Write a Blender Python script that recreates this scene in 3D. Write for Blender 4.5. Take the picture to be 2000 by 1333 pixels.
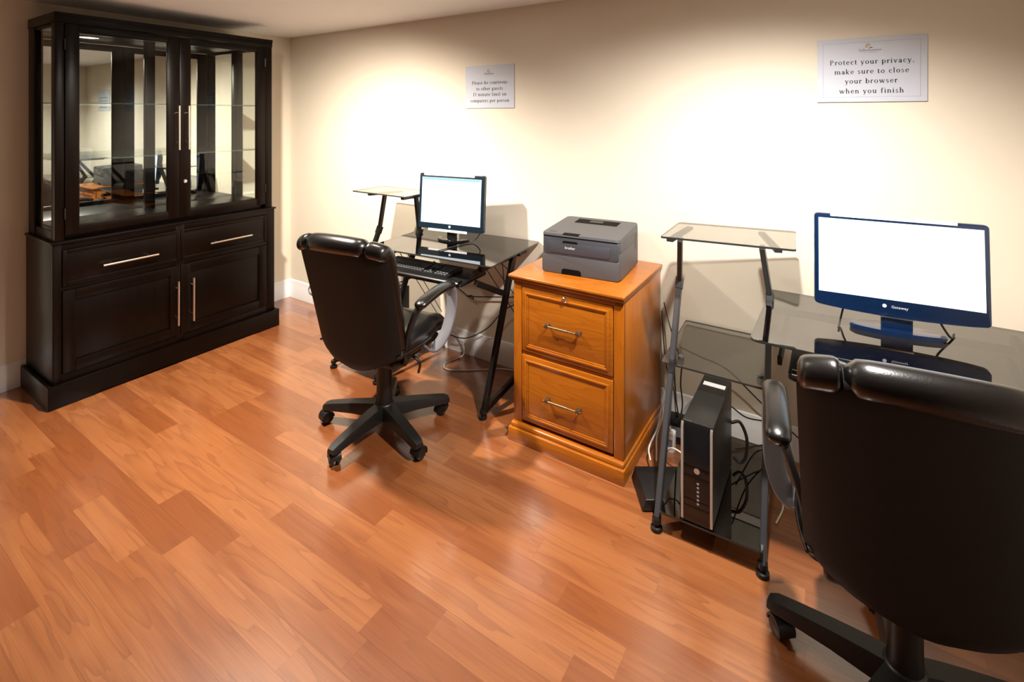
import bpy, bmesh, math, random
from mathutils import Vector, Matrix

random.seed(7)
sc = bpy.context.scene
COL = sc.collection
for o in list(bpy.data.objects):
    bpy.data.objects.remove(o)

# ------------------------------------------------------------------ camera, world, exposure
cam_d = bpy.data.cameras.new('camera')
cam = bpy.data.objects.new('camera', cam_d)
COL.objects.link(cam)
cam.location = (3.916, -2.578, 1.55)
cam.rotation_euler = (math.pi / 2, 0, 0.57103)
cam_d.sensor_width = 36.0
cam_d.lens = 17.568                 # 976 px at 2000 px width
cam_d.shift_y = -0.22075            # level camera, lens shifted down
cam_d.clip_start = 0.02
sc.camera = cam

world = bpy.data.worlds.new('room_ambient')
sc.world = world
world.use_nodes = True
world.node_tree.nodes['Background'].inputs[0].default_value = (1.0, 0.93, 0.85, 1)
world.node_tree.nodes['Background'].inputs[1].default_value = 0.05
sc.view_settings.view_transform = 'Standard'
sc.view_settings.look = 'None'
sc.view_settings.gamma = 1.0
sc.view_settings.use_curve_mapping = False
sc.view_settings.exposure = 0.0

CEIL = 2.21
ROOM_X, ROOM_Y = 4.66, -3.35
# recessed ceiling lamps: x, y, power, colour, aim point
LAMPS = [
    ((1.53, -1.33), 480.0, (1.0, 0.895, 0.77), (1.10, -0.55, 0.0)),
    ((3.74, -1.08), 300.0, (1.0, 0.935, 0.87), (3.50, -0.60, 0.0)),
    ((2.27, -0.965), 20.0, (1.0, 0.90, 0.78), (2.27, -0.90, 0.0)),
]

# ------------------------------------------------------------------ materials
def new_mat(name):
    m = bpy.data.materials.new(name)
    m.use_nodes = True
    nt = m.node_tree
    return m, nt, nt.nodes['Principled BSDF']

def P(name, col, rough=0.5, metal=0.0, coat=0.0, var=0.08, vscale=14.0, spec=0.5, bump=0.0, bscale=200.0, coat_rough=0.1):
    m, nt, b = new_mat(name)
    N, L = nt.nodes, nt.links
    tc = N.new('ShaderNodeTexCoord')
    n = N.new('ShaderNodeTexNoise'); n.inputs['Scale'].default_value = vscale; n.inputs['Detail'].default_value = 4
    L.new(tc.outputs['Object'], n.inputs['Vector'])
    mx = N.new('ShaderNodeMix'); mx.data_type = 'RGBA'
    mx.inputs[6].default_value = (*[c * (1 - var) for c in col], 1)
    mx.inputs[7].default_value = (*[min(1, c * (1 + var)) for c in col], 1)
    L.new(n.outputs['Fac'], mx.inputs[0]); L.new(mx.outputs[2], b.inputs['Base Color'])
    b.inputs['Roughness'].default_value = rough
    b.inputs['Metallic'].default_value = metal
    b.inputs['Coat Weight'].default_value = coat
    b.inputs['Coat Roughness'].default_value = coat_rough
    b.inputs['Specular IOR Level'].default_value = spec
    if bump:
        n2 = N.new('ShaderNodeTexNoise'); n2.inputs['Scale'].default_value = bscale; n2.inputs['Detail'].default_value = 3
        L.new(tc.outputs['Object'], n2.inputs['Vector'])
        bp = N.new('ShaderNodeBump'); bp.inputs['Strength'].default_value = bump; bp.inputs['Distance'].default_value = 0.002
        L.new(n2.outputs['Fac'], bp.inputs['Height']); L.new(bp.outputs['Normal'], b.inputs['Normal'])
    return m

def wood(name, cols, sx, sy, rings, rough, coat=0.0, axis='X', rand=0.0, ringmix=0.45, coat_rough=0.15, bump=0.05, spec=0.5, coat_ior=1.5):
    """grain running along an object axis: contour lines of a stretched noise plus fine fibres"""
    m, nt, b = new_mat(name)
    N, L = nt.nodes, nt.links
    tc = N.new('ShaderNodeTexCoord'); oi = N.new('ShaderNodeObjectInfo')
    off = N.new('ShaderNodeVectorMath'); off.operation = 'SCALE'; off.inputs[0].default_value = (37.0, 61.0, 17.0)
    L.new(oi.outputs['Random'], off.inputs['Scale'])
    add = N.new('ShaderNodeVectorMath'); add.operation = 'ADD'
    L.new(tc.outputs['Object'], add.inputs[0]); L.new(off.outputs[0], add.inputs[1])
    def mapped(a, c):
        mp = N.new('ShaderNodeMapping')
        mp.inputs['Scale'].default_value = (a, c, c) if axis == 'X' else (c, a, c) if axis == 'Y' else (c, c, a)
        L.new(add.outputs[0], mp.inputs['Vector']); return mp
    n1 = N.new('ShaderNodeTexNoise'); n1.inputs['Scale'].default_value = 1.0; n1.inputs['Detail'].default_value = 1.5
    L.new(mapped(sx, sy).outputs[0], n1.inputs['Vector'])
    mul = N.new('ShaderNodeMath'); mul.operation = 'MULTIPLY'; mul.inputs[1].default_value = rings
    L.new(n1.outputs['Fac'], mul.inputs[0])
    fr = N.new('ShaderNodeMath'); fr.operation = 'FRACT'; L.new(mul.outputs[0], fr.inputs[0])
    pw = N.new('ShaderNodeMath'); pw.operation = 'POWER'; pw.inputs[1].default_value = 3.0; L.new(fr.outputs[0], pw.inputs[0])
    n2 = N.new('ShaderNodeTexNoise'); n2.inputs['Scale'].default_value = 1.0; n2.inputs['Detail'].default_value = 5
    L.new(mapped(sx * 3.0, sy * 22.0).outputs[0], n2.inputs['Vector'])
    n3 = N.new('ShaderNodeTexNoise'); n3.inputs['Scale'].default_value = 1.0; n3.inputs['Detail'].default_value = 2
    L.new(mapped(sx * 1.3, sy * 0.9).outputs[0], n3.inputs['Vector'])
    m1 = N.new('ShaderNodeMix'); m1.data_type = 'RGBA'
    m1.inputs[6].default_value = (*cols[0], 1); m1.inputs[7].default_value = (*cols[1], 1)
    rp = N.new('ShaderNodeMapRange'); rp.inputs[1].default_value = 0.3; rp.inputs[2].default_value = 0.7
    if rand:
        ra = N.new('ShaderNodeMath'); ra.operation = 'MULTIPLY_ADD'; ra.inputs[1].default_value = rand; ra.inputs[2].default_value = -rand / 2
        L.new(oi.outputs['Random'], ra.inputs[0])
        a2 = N.new('ShaderNodeMath'); a2.operation = 'ADD'; L.new(n3.outputs['Fac'], a2.inputs[0]); L.new(ra.outputs[0], a2.inputs[1])
        L.new(a2.outputs[0], rp.inputs[0])
    else:
        L.new(n3.outputs['Fac'], rp.inputs[0])
    L.new(rp.outputs[0], m1.inputs[0])
    m2 = N.new('ShaderNodeMix'); m2.data_type = 'RGBA'; m2.blend_type = 'MIX'
    m2.inputs[7].default_value = (*cols[2], 1)
    g = N.new('ShaderNodeMath'); g.operation = 'MULTIPLY'; g.inputs[1].default_value = ringmix
    L.new(pw.outputs[0], g.inputs[0]); L.new(g.outputs[0], m2.inputs[0]); L.new(m1.outputs[2], m2.inputs[6])
    m3 = N.new('ShaderNodeMix'); m3.data_type = 'RGBA'; m3.blend_type = 'MULTIPLY'
    r3 = N.new('ShaderNodeMapRange'); r3.inputs[1].default_value = 0.35; r3.inputs[2].default_value = 0.65
    r3.inputs[3].default_value = 0.0; r3.inputs[4].default_value = 0.35
    L.new(n2.outputs['Fac'], r3.inputs[0]); L.new(r3.outputs[0], m3.inputs[0])
    L.new(m2.outputs[2], m3.inputs[6]); m3.inputs[7].default_value = (0.62, 0.52, 0.45, 1)
    L.new(m3.outputs[2], b.inputs['Base Color'])
    b.inputs['Roughness'].default_value = rough; b.inputs['Specular IOR Level'].default_value = spec
    b.inputs['Coat Weight'].default_value = coat; b.inputs['Coat Roughness'].default_value = coat_rough; b.inputs['Coat IOR'].default_value = coat_ior
    if bump:
        bp = N.new('ShaderNodeBump'); bp.inputs['Strength'].default_value = bump; bp.inputs['Distance'].default_value = 0.001
        L.new(n2.outputs['Fac'], bp.inputs['Height']); L.new(bp.outputs['Normal'], b.inputs['Normal'])
    return m

def glass(name, tint, rough=0.0, refl=1.0, ior=1.5, body=None):
    """thin pane: tinted clear transmission plus mirror reflection by Fresnel"""
    m = bpy.data.materials.new(name); m.use_nodes = True
    nt = m.node_tree; N, L = nt.nodes, nt.links
    N.clear()
    out = N.new('ShaderNodeOutputMaterial')
    tr = N.new('ShaderNodeBsdfTransparent'); tr.inputs[0].default_value = (*tint, 1)
    gl = N.new('ShaderNodeBsdfGlossy'); gl.inputs['Roughness'].default_value = rough
    gl.inputs['Color'].default_value = (refl, refl, refl, 1)
    fr = N.new('ShaderNodeFresnel'); fr.inputs['IOR'].default_value = ior
    mx = N.new('ShaderNodeMixShader')
    ge = N.new('ShaderNodeNewGeometry')          # reflect on the outer face only; leave the exit face clear
    ot = N.new('ShaderNodeMath'); ot.operation = 'SUBTRACT'; ot.inputs[0].default_value = 1.0
    L.new(ge.outputs['Backfacing'], ot.inputs[1])
    fm = N.new('ShaderNodeMath'); fm.operation = 'MULTIPLY'
    L.new(fr.outputs[0], fm.inputs[0]); L.new(ot.outputs[0], fm.inputs[1])
    L.new(fm.outputs[0], mx.inputs[0]); L.new(gl.outputs[0], mx.inputs[2])
    if body:
        df = N.new('ShaderNodeBsdfDiffuse'); df.inputs[0].default_value = (*body[0], 1)
        m0 = N.new('ShaderNodeMixShader'); m0.inputs[0].default_value = body[1]
        L.new(tr.outputs[0], m0.inputs[1]); L.new(df.outputs[0], m0.inputs[2]); L.new(m0.outputs[0], mx.inputs[1])
    else:
        L.new(tr.outputs[0], mx.inputs[1])
    L.new(mx.outputs[0], out.inputs[0])
    return m

def emit(name, col, strength):
    m = bpy.data.materials.new(name); m.use_nodes = True
    nt = m.node_tree; nt.nodes.clear()
    out = nt.nodes.new('ShaderNodeOutputMaterial'); e = nt.nodes.new('ShaderNodeEmission')
    e.inputs[0].default_value = (*col, 1); e.inputs[1].default_value = strength
    nt.links.new(e.outputs[0], out.inputs[0])
    return m

MT = dict(
    wall=P('cream_wall_paint', (0.72, 0.65, 0.535), 0.75, var=0.03, vscale=3, bump=0.12, bscale=350),
    ceil=P('ceiling_paint', (0.80, 0.785, 0.775), 0.9, var=0.02, vscale=4, bump=0.1, bscale=300),
    wall_dark=P('bounce_cutting_wall', (0.14, 0.11, 0.085), 0.75, var=0.03, vscale=3),  # unseen front wall, made dark brown to cut bounced light
    edge=P('dark_glass_edge', (0.025, 0.030, 0.028), 0.15, var=0.05),
    trim=P('white_trim_gloss', (0.80, 0.80, 0.80), 0.35, var=0.02),
    subfloor=P('floor_underlay', (0.12, 0.05, 0.02), 0.8),
    plank=wood('cherry_laminate', ((0.315, 0.113, 0.036), (0.225, 0.067, 0.018), (0.155, 0.043, 0.013)), 1.7, 17.0, 5.0, 0.32, coat=1.0, rand=0.8, ringmix=0.44, coat_rough=0.19, coat_ior=1.75, bump=0.02),
    espresso=wood('espresso_veneer', ((0.0040, 0.0014, 0.0005), (0.0024, 0.0009, 0.0004), (0.0012, 0.0005, 0.0003)), 3.0, 30.0, 5.0, 0.34, coat=0.0, axis='Z', ringmix=0.3, coat_rough=0.18, spec=0.16),
    oak=wood('honey_oak', ((0.40, 0.122, 0.0055), (0.34, 0.096, 0.004), (0.26, 0.064, 0.003)), 2.2, 11.0, 8.0, 0.33, coat=0.3, axis='X', ringmix=0.55),
    oak_v=wood('honey_oak_upright', ((0.40, 0.122, 0.0055), (0.34, 0.096, 0.004), (0.26, 0.064, 0.003)), 2.2, 16.0, 5.0, 0.30, coat=0.35, axis='Z', ringmix=0.4),
    steel=P('brushed_nickel', (0.72, 0.66, 0.58), 0.28, metal=1.0, var=0.05),
    brass=P('antique_brass', (0.22, 0.15, 0.08), 0.38, metal=0.9, var=0.15),
    chrome=P('chrome', (0.85, 0.83, 0.80), 0.12, metal=1.0, var=0.02),
    mirror=P('mirror_silver', (0.80, 0.82, 0.80), 0.015, metal=1.0, var=0.01),
    pane=glass('clear_pane', (0.93, 0.95, 0.94)),
    shelfglass=glass('shelf_glass', (0.80, 0.86, 0.84), body=((0.25, 0.32, 0.30), 0.06)),
    smoke=glass('smoked_desk_glass', (0.24, 0.24, 0.235), refl=0.95, ior=2.25),
    smokelight=glass('smoked_shelf_glass', (0.66, 0.67, 0.66), refl=0.95, ior=1.65),
    frame=P('grey_powder_coat', (0.055, 0.055, 0.060), 0.38, metal=0.25, var=0.06),
    frame_blk=P('black_powder_coat', (0.006, 0.0056, 0.0055), 0.35, metal=0.2, var=0.1),
    black=P('black_plastic', (0.0055, 0.0055, 0.006), 0.42, var=0.1),
    black_gloss=P('black_gloss_plastic', (0.006, 0.006, 0.007), 0.12, var=0.05, coat=0.4),
    navy=P('glow_tinted_gloss_bezel', (0.0015, 0.012, 0.045), 0.22, var=0.1, coat=0.4),  # blue-black plastic, with the screen's blue glow fringe put into the colour
    teal=P('dark_teal_bezel', (0.004, 0.014, 0.026), 0.28, var=0.1, coat=0.2),
    leather=P('black_leather', (0.0035, 0.0033, 0.0034), 0.27, var=0.15, bump=0.15, bscale=260, coat=0.25, coat_rough=0.22),
    backcloth=P('black_vinyl_back', (0.0034, 0.0021, 0.0011), 0.62, var=0.15, bump=0.2, bscale=420, spec=0.3),
    nylon=P('black_nylon', (0.0060, 0.0056, 0.0055), 0.42, var=0.1),
    greyplast=P('grey_plastic_cap', (0.20, 0.20, 0.22), 0.35, var=0.05),
    armpaint=P('grey_arm_plate', (0.19, 0.19, 0.21), 0.30, metal=0.2, var=0.05),
    printer=P('printer_grey', (0.066, 0.067, 0.072), 0.50, var=0.04, bump=0.06, bscale=600),
    printer_d=P('printer_panel_grey', (0.047, 0.050, 0.061), 0.45, var=0.04),
    dark=P('recess_shade_and_rubber', (0.0025, 0.002, 0.0018), 0.7, spec=0.1),  # black stands in for the shade inside slots and grips; also rubber feet
    white=P('white_print', (0.86, 0.86, 0.86), 0.5, var=0.01),
    paper=P('white_sign_board', (0.52, 0.55, 0.625), 0.60, var=0.015, vscale=6),
    ink=P('dark_grey_ink', (0.022, 0.022, 0.032), 0.8, var=0.05, spec=0.1),
    ink2=P('soft_grey_ink', (0.30, 0.30, 0.34), 0.6, var=0.05),
    inkpale=P('pale_grey_ink', (0.62, 0.62, 0.66), 0.6, var=0.03),
    inkborder=P('faint_grey_ink', (0.40, 0.42, 0.48), 0.6, var=0.03),
    gold=P('gold_ink', (0.46, 0.36, 0.20), 0.5, var=0.1),
    cable_b=P('black_cable', (0.012, 0.011, 0.011), 0.45),
    cable_w=P('white_cable', (0.70, 0.66, 0.60), 0.45, var=0.05),
    cable_g=P('grey_cable', (0.16, 0.15, 0.14), 0.45, var=0.05),
    pcside=P('tower_side_metal', (0.010, 0.010, 0.009), 0.38, metal=0.2),
    pcsilver=P('silver_plastic', (0.52, 0.47, 0.42), 0.32, metal=0.6),
    key=P('keyboard_key', (0.020, 0.022, 0.025), 0.45),
    lamp=emit('lamp_lens_glow', (1.0, 0.95, 0.86), 45.0),
    screen=emit('white_lit_screen', (0.92, 0.97, 1.0), 1.9),
    screen2=emit('bluish_lit_screen', (0.90, 0.96, 1.0), 2.1),
    bar=emit('browser_bar_glow', (0.50, 0.82, 1.0), 1.15),
)

# ------------------------------------------------------------------ mesh helpers
WM = {}

def finish(name, bm, mat, parent=None, local=False, smooth=None):
    bmesh.ops.recalc_face_normals(bm, faces=bm.faces)
    if parent is not None and not local:
        bm.transform(WM[parent].inverted())
    me = bpy.data.meshes.new(name)
    bm.to_mesh(me); bm.free()
    me.materials.append(MT[mat] if isinstance(mat, str) else mat)
    if mat in ('smoke', 'smokelight'): me.materials.append(MT['edge'])
    if smooth is not None:
        me.shade_smooth()
        me.set_sharp_from_angle(angle=math.radians(smooth))
    o = bpy.data.objects.new(name, me)
    COL.objects.link(o)
    if parent is not None:
        o.parent = parent
        WM[o] = WM[parent]
    else:
        WM[o] = Matrix.Identity(4)
    return o

def thing(name, label, cat, loc=(0, 0, 0), rz=0.0, group=None):
    o = bpy.data.objects.new(name, None)
    o.empty_display_size = 0.05
    COL.objects.link(o)
    o.location = loc; o.rotation_euler = (0, 0, rz)
    o['label'] = label; o['category'] = cat
    if group: o['group'] = group
    WM[o] = Matrix.Translation(loc) @ Matrix.Rotation(rz, 4, 'Z')
    return o

def tag(o, label, cat, group=None):
    o['label'] = label; o['category'] = cat
    if group: o['group'] = group
    return o

def struct(o):
    o['kind'] = 'structure'
    return o

def join(bm, tmp):
    vm = {}
    for v in tmp.verts: vm[v] = bm.verts.new(v.co)
    for f in tmp.faces:
        try: bm.faces.new([vm[v] for v in f.verts])
        except ValueError: pass
    tmp.free()
    return bm

def box(bm, x0, x1, y0, y1, z0, z1, bev=0.0, seg=2, mtx=None):
    t = bmesh.new()
    bmesh.ops.create_cube(t, size=1.0)
    for v in t.verts:
        v.co = Vector(((x0 + x1) / 2 + v.co.x * (x1 - x0), (y0 + y1) / 2 + v.co.y * (y1 - y0), (z0 + z1) / 2 + v.co.z * (z1 - z0)))
    if bev:
        bmesh.ops.bevel(t, geom=list(t.edges), offset=bev, segments=seg, profile=0.5, affect='EDGES', clamp_overlap=True)
    if mtx is not None: t.transform(mtx)
    return join(bm, t)

def B(*a, **k):
    return box(bmesh.new(), *a, **k)

def frame_of(d):
    d = d.normalized()
    up = Vector((0, 0, 1)) if abs(d.z) < 0.95 else Vector((0, 1, 0))
    s = d.cross(up).normalized()
    return s, s.cross(d).normalized()

def ring_strip(bm, rings, cap=True, closed=False):
    R = [[bm.verts.new(p) for p in r] for r in rings]
    n = len(R[0])
    for i in range(len(R) - 1 + (1 if closed else 0)):
        a, b = R[i], R[(i + 1) % len(R)]
        for k in range(n):
            bm.faces.new((a[k], a[(k + 1) % n], b[(k + 1) % n], b[k]))
    if cap and not closed:
        bm.faces.new(R[0][::-1]); bm.faces.new(R[-1])
    return bm

def sweep(bm, pts, prof, side=None):
    """prof(t) -> list of (s,u) points; optional fixed side vector"""
    pts = [Vector(p) for p in pts]
    rings = []
    n = len(pts)
    ps = None
    for i, p in enumerate(pts):
        d = (pts[min(i + 1, n - 1)] - pts[max(i - 1, 0)]).normalized()
        if side is not None:
            s = (Vector(side) - d * d.dot(Vector(side))).normalized()
        else:
            if ps is None: s, _ = frame_of(d)
            else:
                s = (ps - d * d.dot(ps))
                s = s.normalized() if s.length > 1e-6 else frame_of(d)[0]
        ps = s
        u = s.cross(d).normalized()
        rings.append([p + s * a + u * b for a, b in prof(i / max(1, n - 1))])
    return ring_strip(bm, rings)

def circ(r, n=10, ry=None):
    ry = r if ry is None else ry
    return [(r * math.cos(2 * math.pi * k / n), ry * math.sin(2 * math.pi * k / n)) for k in range(n)]

def rect(w, h, c=0.0):
    if c <= 0: return [(-w, -h), (w, -h), (w, h), (-w, h)]
    return [(-w + c, -h), (w - c, -h), (w, -h + c), (w, h - c), (w - c, h), (-w + c, h), (-w, h - c), (-w, -h + c)]

def smooth_path(pts, n=8):
    pts = [Vector(p) for p in pts]
    if len(pts) < 3: return pts
    q = [2 * pts[0] - pts[1]] + pts + [2 * pts[-1] - pts[-2]]
    out = []
    for i in range(1, len(q) - 2):
        for k in range(n):
            t = k / n
            a, b, c, d = q[i - 1], q[i], q[i + 1], q[i + 2]
            out.append(0.5 * ((2 * b) + (c - a) * t + (2 * a - 5 * b + 4 * c - d) * t * t + (3 * b - a - 3 * c + d) * t ** 3))
    out.append(pts[-1])
    return out

def tube(bm, pts, r, n=10, curve=0):
    if curve: pts = smooth_path(pts, curve)
    return sweep(bm, pts, lambda t: circ(r, n))

def bar(bm, p0, p1, w, h, c=0.002, side=None):
    return sweep(bm, [p0, p1], lambda t: rect(w, h, c), side)

def prism(bm, poly, axis, a, b, bev=0.0, seg=2):
    """poly in the plane perpendicular to axis; a..b along axis. axis 'Z': (x,y); 'X': (y,z); 'Y': (x,z)"""
    t = bmesh.new()
    def mk(p, h):
        return {'Z': (p[0], p[1], h), 'X': (h, p[0], p[1]), 'Y': (p[0], h, p[1])}[axis]
    v0 = [t.verts.new(mk(p, a)) for p in poly]; v1 = [t.verts.new(mk(p, b)) for p in poly]
    t.faces.new(v0[::-1]); t.faces.new(v1)
    n = len(poly)
    for i in range(n):
        t.faces.new((v0[i], v0[(i + 1) % n], v1[(i + 1) % n], v1[i]))
    if bev:
        es = [e for e in t.edges if len({(round(v.co[{'Z': 2, 'X': 0, 'Y': 1}[axis]], 5)) for v in e.verts}) == 1]
        bmesh.ops.bevel(t, geom=es, offset=bev, segments=seg, profile=0.5, affect='EDGES', clamp_overlap=True)
    return join(bm, t)

def rounded(x0, x1, y0, y1, r, n=5):
    rs = r if isinstance(r, (list, tuple)) else (r, r, r, r)
    out = []
    for (cx, cy, a0, rr) in ((x1 - rs[0], y1 - rs[0], 0, rs[0]), (x0 + rs[1], y1 - rs[1], 90, rs[1]), (x0 + rs[2], y0 + rs[2], 180, rs[2]), (x1 - rs[3], y0 + rs[3], 270, rs[3])):
        for k in range(n + 1):
            a = math.radians(a0 + 90 * k / n)
            out.append((cx + rr * math.cos(a), cy + rr * math.sin(a)))
    return out

def lathe(bm, prof, c, n=20, axis='Z'):
    """prof: list of (r, h)"""
    rings = []
    for r, h in prof:
        ring = []
        for k in range(n):
            a = 2 * math.pi * k / n
            p = (r * math.cos(a), r * math.sin(a), h)
            if axis == 'X': p = (h, p[0], p[1])
            if axis == 'Y': p = (p[0], h, p[1])
            ring.append(Vector(c) + Vector(p))
        rings.append(ring)
    return ring_strip(bm, rings)

def frame_panel(bm, axis, u0, u1, v0, v1, w, a, b, inner=None):
    """rectangular frame of bar width w between u0..u1, v0..v1, depth a..b; with optional panel set back to depth inner"""
    def bx(U0, U1, V0, V1, A, Bd, bev):
        if axis == 'X': box(bm, A, Bd, U0, U1, V0, V1, bev)
        else: box(bm, U0, U1, A, Bd, V0, V1, bev)
    bx(u0, u0 + w, v0, v1, a, b, 0.0025); bx(u1 - w, u1, v0, v1, a, b, 0.0025)
    bx(u0 + w, u1 - w, v0, v0 + w, a, b, 0.0025); bx(u0 + w, u1 - w, v1 - w, v1, a, b, 0.0025)
    if inner is not None:
        bx(u0 + w - 0.002, u1 - w + 0.002, v0 + w - 0.002, v1 - w + 0.002, inner[0], inner[1], 0.001)
    return bm

# ------------------------------------------------------------------ the room
def build_room():
    fl = struct(finish('floor', B(-0.1, ROOM_X + 0.1, ROOM_Y - 0.1, 0.1, -0.06, -0.0085), 'subfloor'))
    W = 0.098
    meshes = {}
    def plank_mesh(L, w):
        key = (round(L, 3), round(w, 3))
        if key not in meshes:
            bm = B(-L / 2 + 0.00008, L / 2 - 0.00008, -w / 2 + 0.00012, w / 2 - 0.00012, -0.0085, 0.0)
            me = bpy.data.meshes.new('floor_plank'); bm.to_mesh(me); bm.free(); me.materials.append(MT['plank'])
            meshes[key] = me
        return meshes[key]
    rnd = random.Random(11)
    y = 0.0
    while y > ROOM_Y + 0.001:
        w = min(W, y - ROOM_Y)
        x = 0.0
        first = True
        while x < ROOM_X - 0.001:
            L = rnd.choice((0.42, 0.55, 0.68, 0.80, 0.95))
            if first: L = rnd.choice((0.18, 0.30, 0.44, 0.56)); first = False
            if ROOM_X - (x + L) < 0.16: L = ROOM_X - x
            o = bpy.data.objects.new('floor_plank', plank_mesh(L, w))
            COL.objects.link(o); o.location = (x + L / 2, y - w / 2, rnd.uniform(-0.00025, 0.0)); o.parent = fl
            x += L
        y -= w
    H = CEIL
    struct(finish('wall_back', B(-0.12, ROOM_X + 0.12, 0.0, 0.12, -0.06, H + 0.1), 'wall'))
    struct(finish('wall_left', B(-0.12, 0.0, ROOM_Y - 0.12, 0.0, -0.06, H + 0.1), 'wall'))
    struct(finish('wall_right', B(ROOM_X, ROOM_X + 0.12, ROOM_Y - 0.12, 0.0, -0.06, H + 0.1), 'wall'))
    struct(finish('wall_front', B(0.0, ROOM_X, ROOM_Y - 0.12, ROOM_Y, -0.06, H + 0.1), 'wall_dark'))
    struct(finish('ceiling', B(0.0, ROOM_X, ROOM_Y, 0.0, H, H + 0.1), 'ceil'))
    prof = [(0, 0), (0.014, 0), (0.014, 0.108), (0.010, 0.118), (0.011, 0.128), (0.006, 0.146), (0, 0.150)]
    def bb(name, p0, p1, n):
        bm = bmesh.new(); d = Vector(n)
        rings = [[Vector(p) + d * a + Vector((0, 0, h)) for a, h in prof] for p in (p0, p1)]
        struct(finish(name, ring_strip(bm, rings), 'trim', smooth=40))
    bb('baseboard_back', (0.0, 0, 0), (ROOM_X, 0, 0), (0, -1, 0))
    bb('baseboard_left', (0, ROOM_Y, 0), (0, -0.014, 0), (1, 0, 0))
    bb('baseboard_right', (ROOM_X, ROOM_Y, 0), (ROOM_X, -0.014, 0), (-1, 0, 0))
build_room()

def build_lamp(i):
    (x, y), power, colr, aim = LAMPS[i]
    lab = ('round recessed ceiling lamp nearest the china cabinet', 'round recessed ceiling lamp above the wide monitor desk',
           'round recessed ceiling lamp above the left swivel chair')[i]
    t = thing('recessed_lamp', lab, 'lamp', (x, y, CEIL), 0, 'recessed ceiling lamps')
    finish('trim_ring', lathe(bmesh.new(), [(0.098, -0.0005), (0.098, -0.006), (0.080, -0.009), (0.076, -0.0055), (0.076, -0.0005)], (0, 0, 0), 36), 'trim', t, True, 40)
    finish('lens', lathe(bmesh.new(), [(0.0755, -0.001), (0.0755, -0.004), (0.03, -0.006), (0.002, -0.0062)], (0, 0, 0), 36), 'lamp', t, True, 60)
    ld = bpy.data.lights.new('lamp_beam', 'SPOT')
    ld.energy = power; ld.color = colr
    ld.spot_size = math.radians(141); ld.spot_blend = 1.0
    ld.shadow_soft_size = 0.035
    lo = bpy.data.objects.new('lamp_beam', ld); COL.objects.link(lo); lo.parent = t
    lo.location = (0, 0, -0.045)
    d = Vector(aim) - Vector((x, y, CEIL - 0.045))
    lo.rotation_euler = d.to_track_quat('-Z', 'Y').to_euler()
for i in range(len(LAMPS)): build_lamp(i)

# ------------------------------------------------------------------ china cabinet
def bar_pull(name, p0, p1, parent, out, standoff=0.032, r=0.0062, inset=0.045):
    bm = bmesh.new()
    p0, p1, out = Vector(p0), Vector(p1), Vector(out)
    d = (p1 - p0).normalized()
    tube(bm, [p0 + out * standoff, p1 + out * standoff], r, 12)
    for q in (p0 + d * inset, p1 - d * inset):
        tube(bm, [q, q + out * standoff], r * 0.75, 8)
    return finish(name, bm, 'steel', parent, smooth=40)

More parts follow.
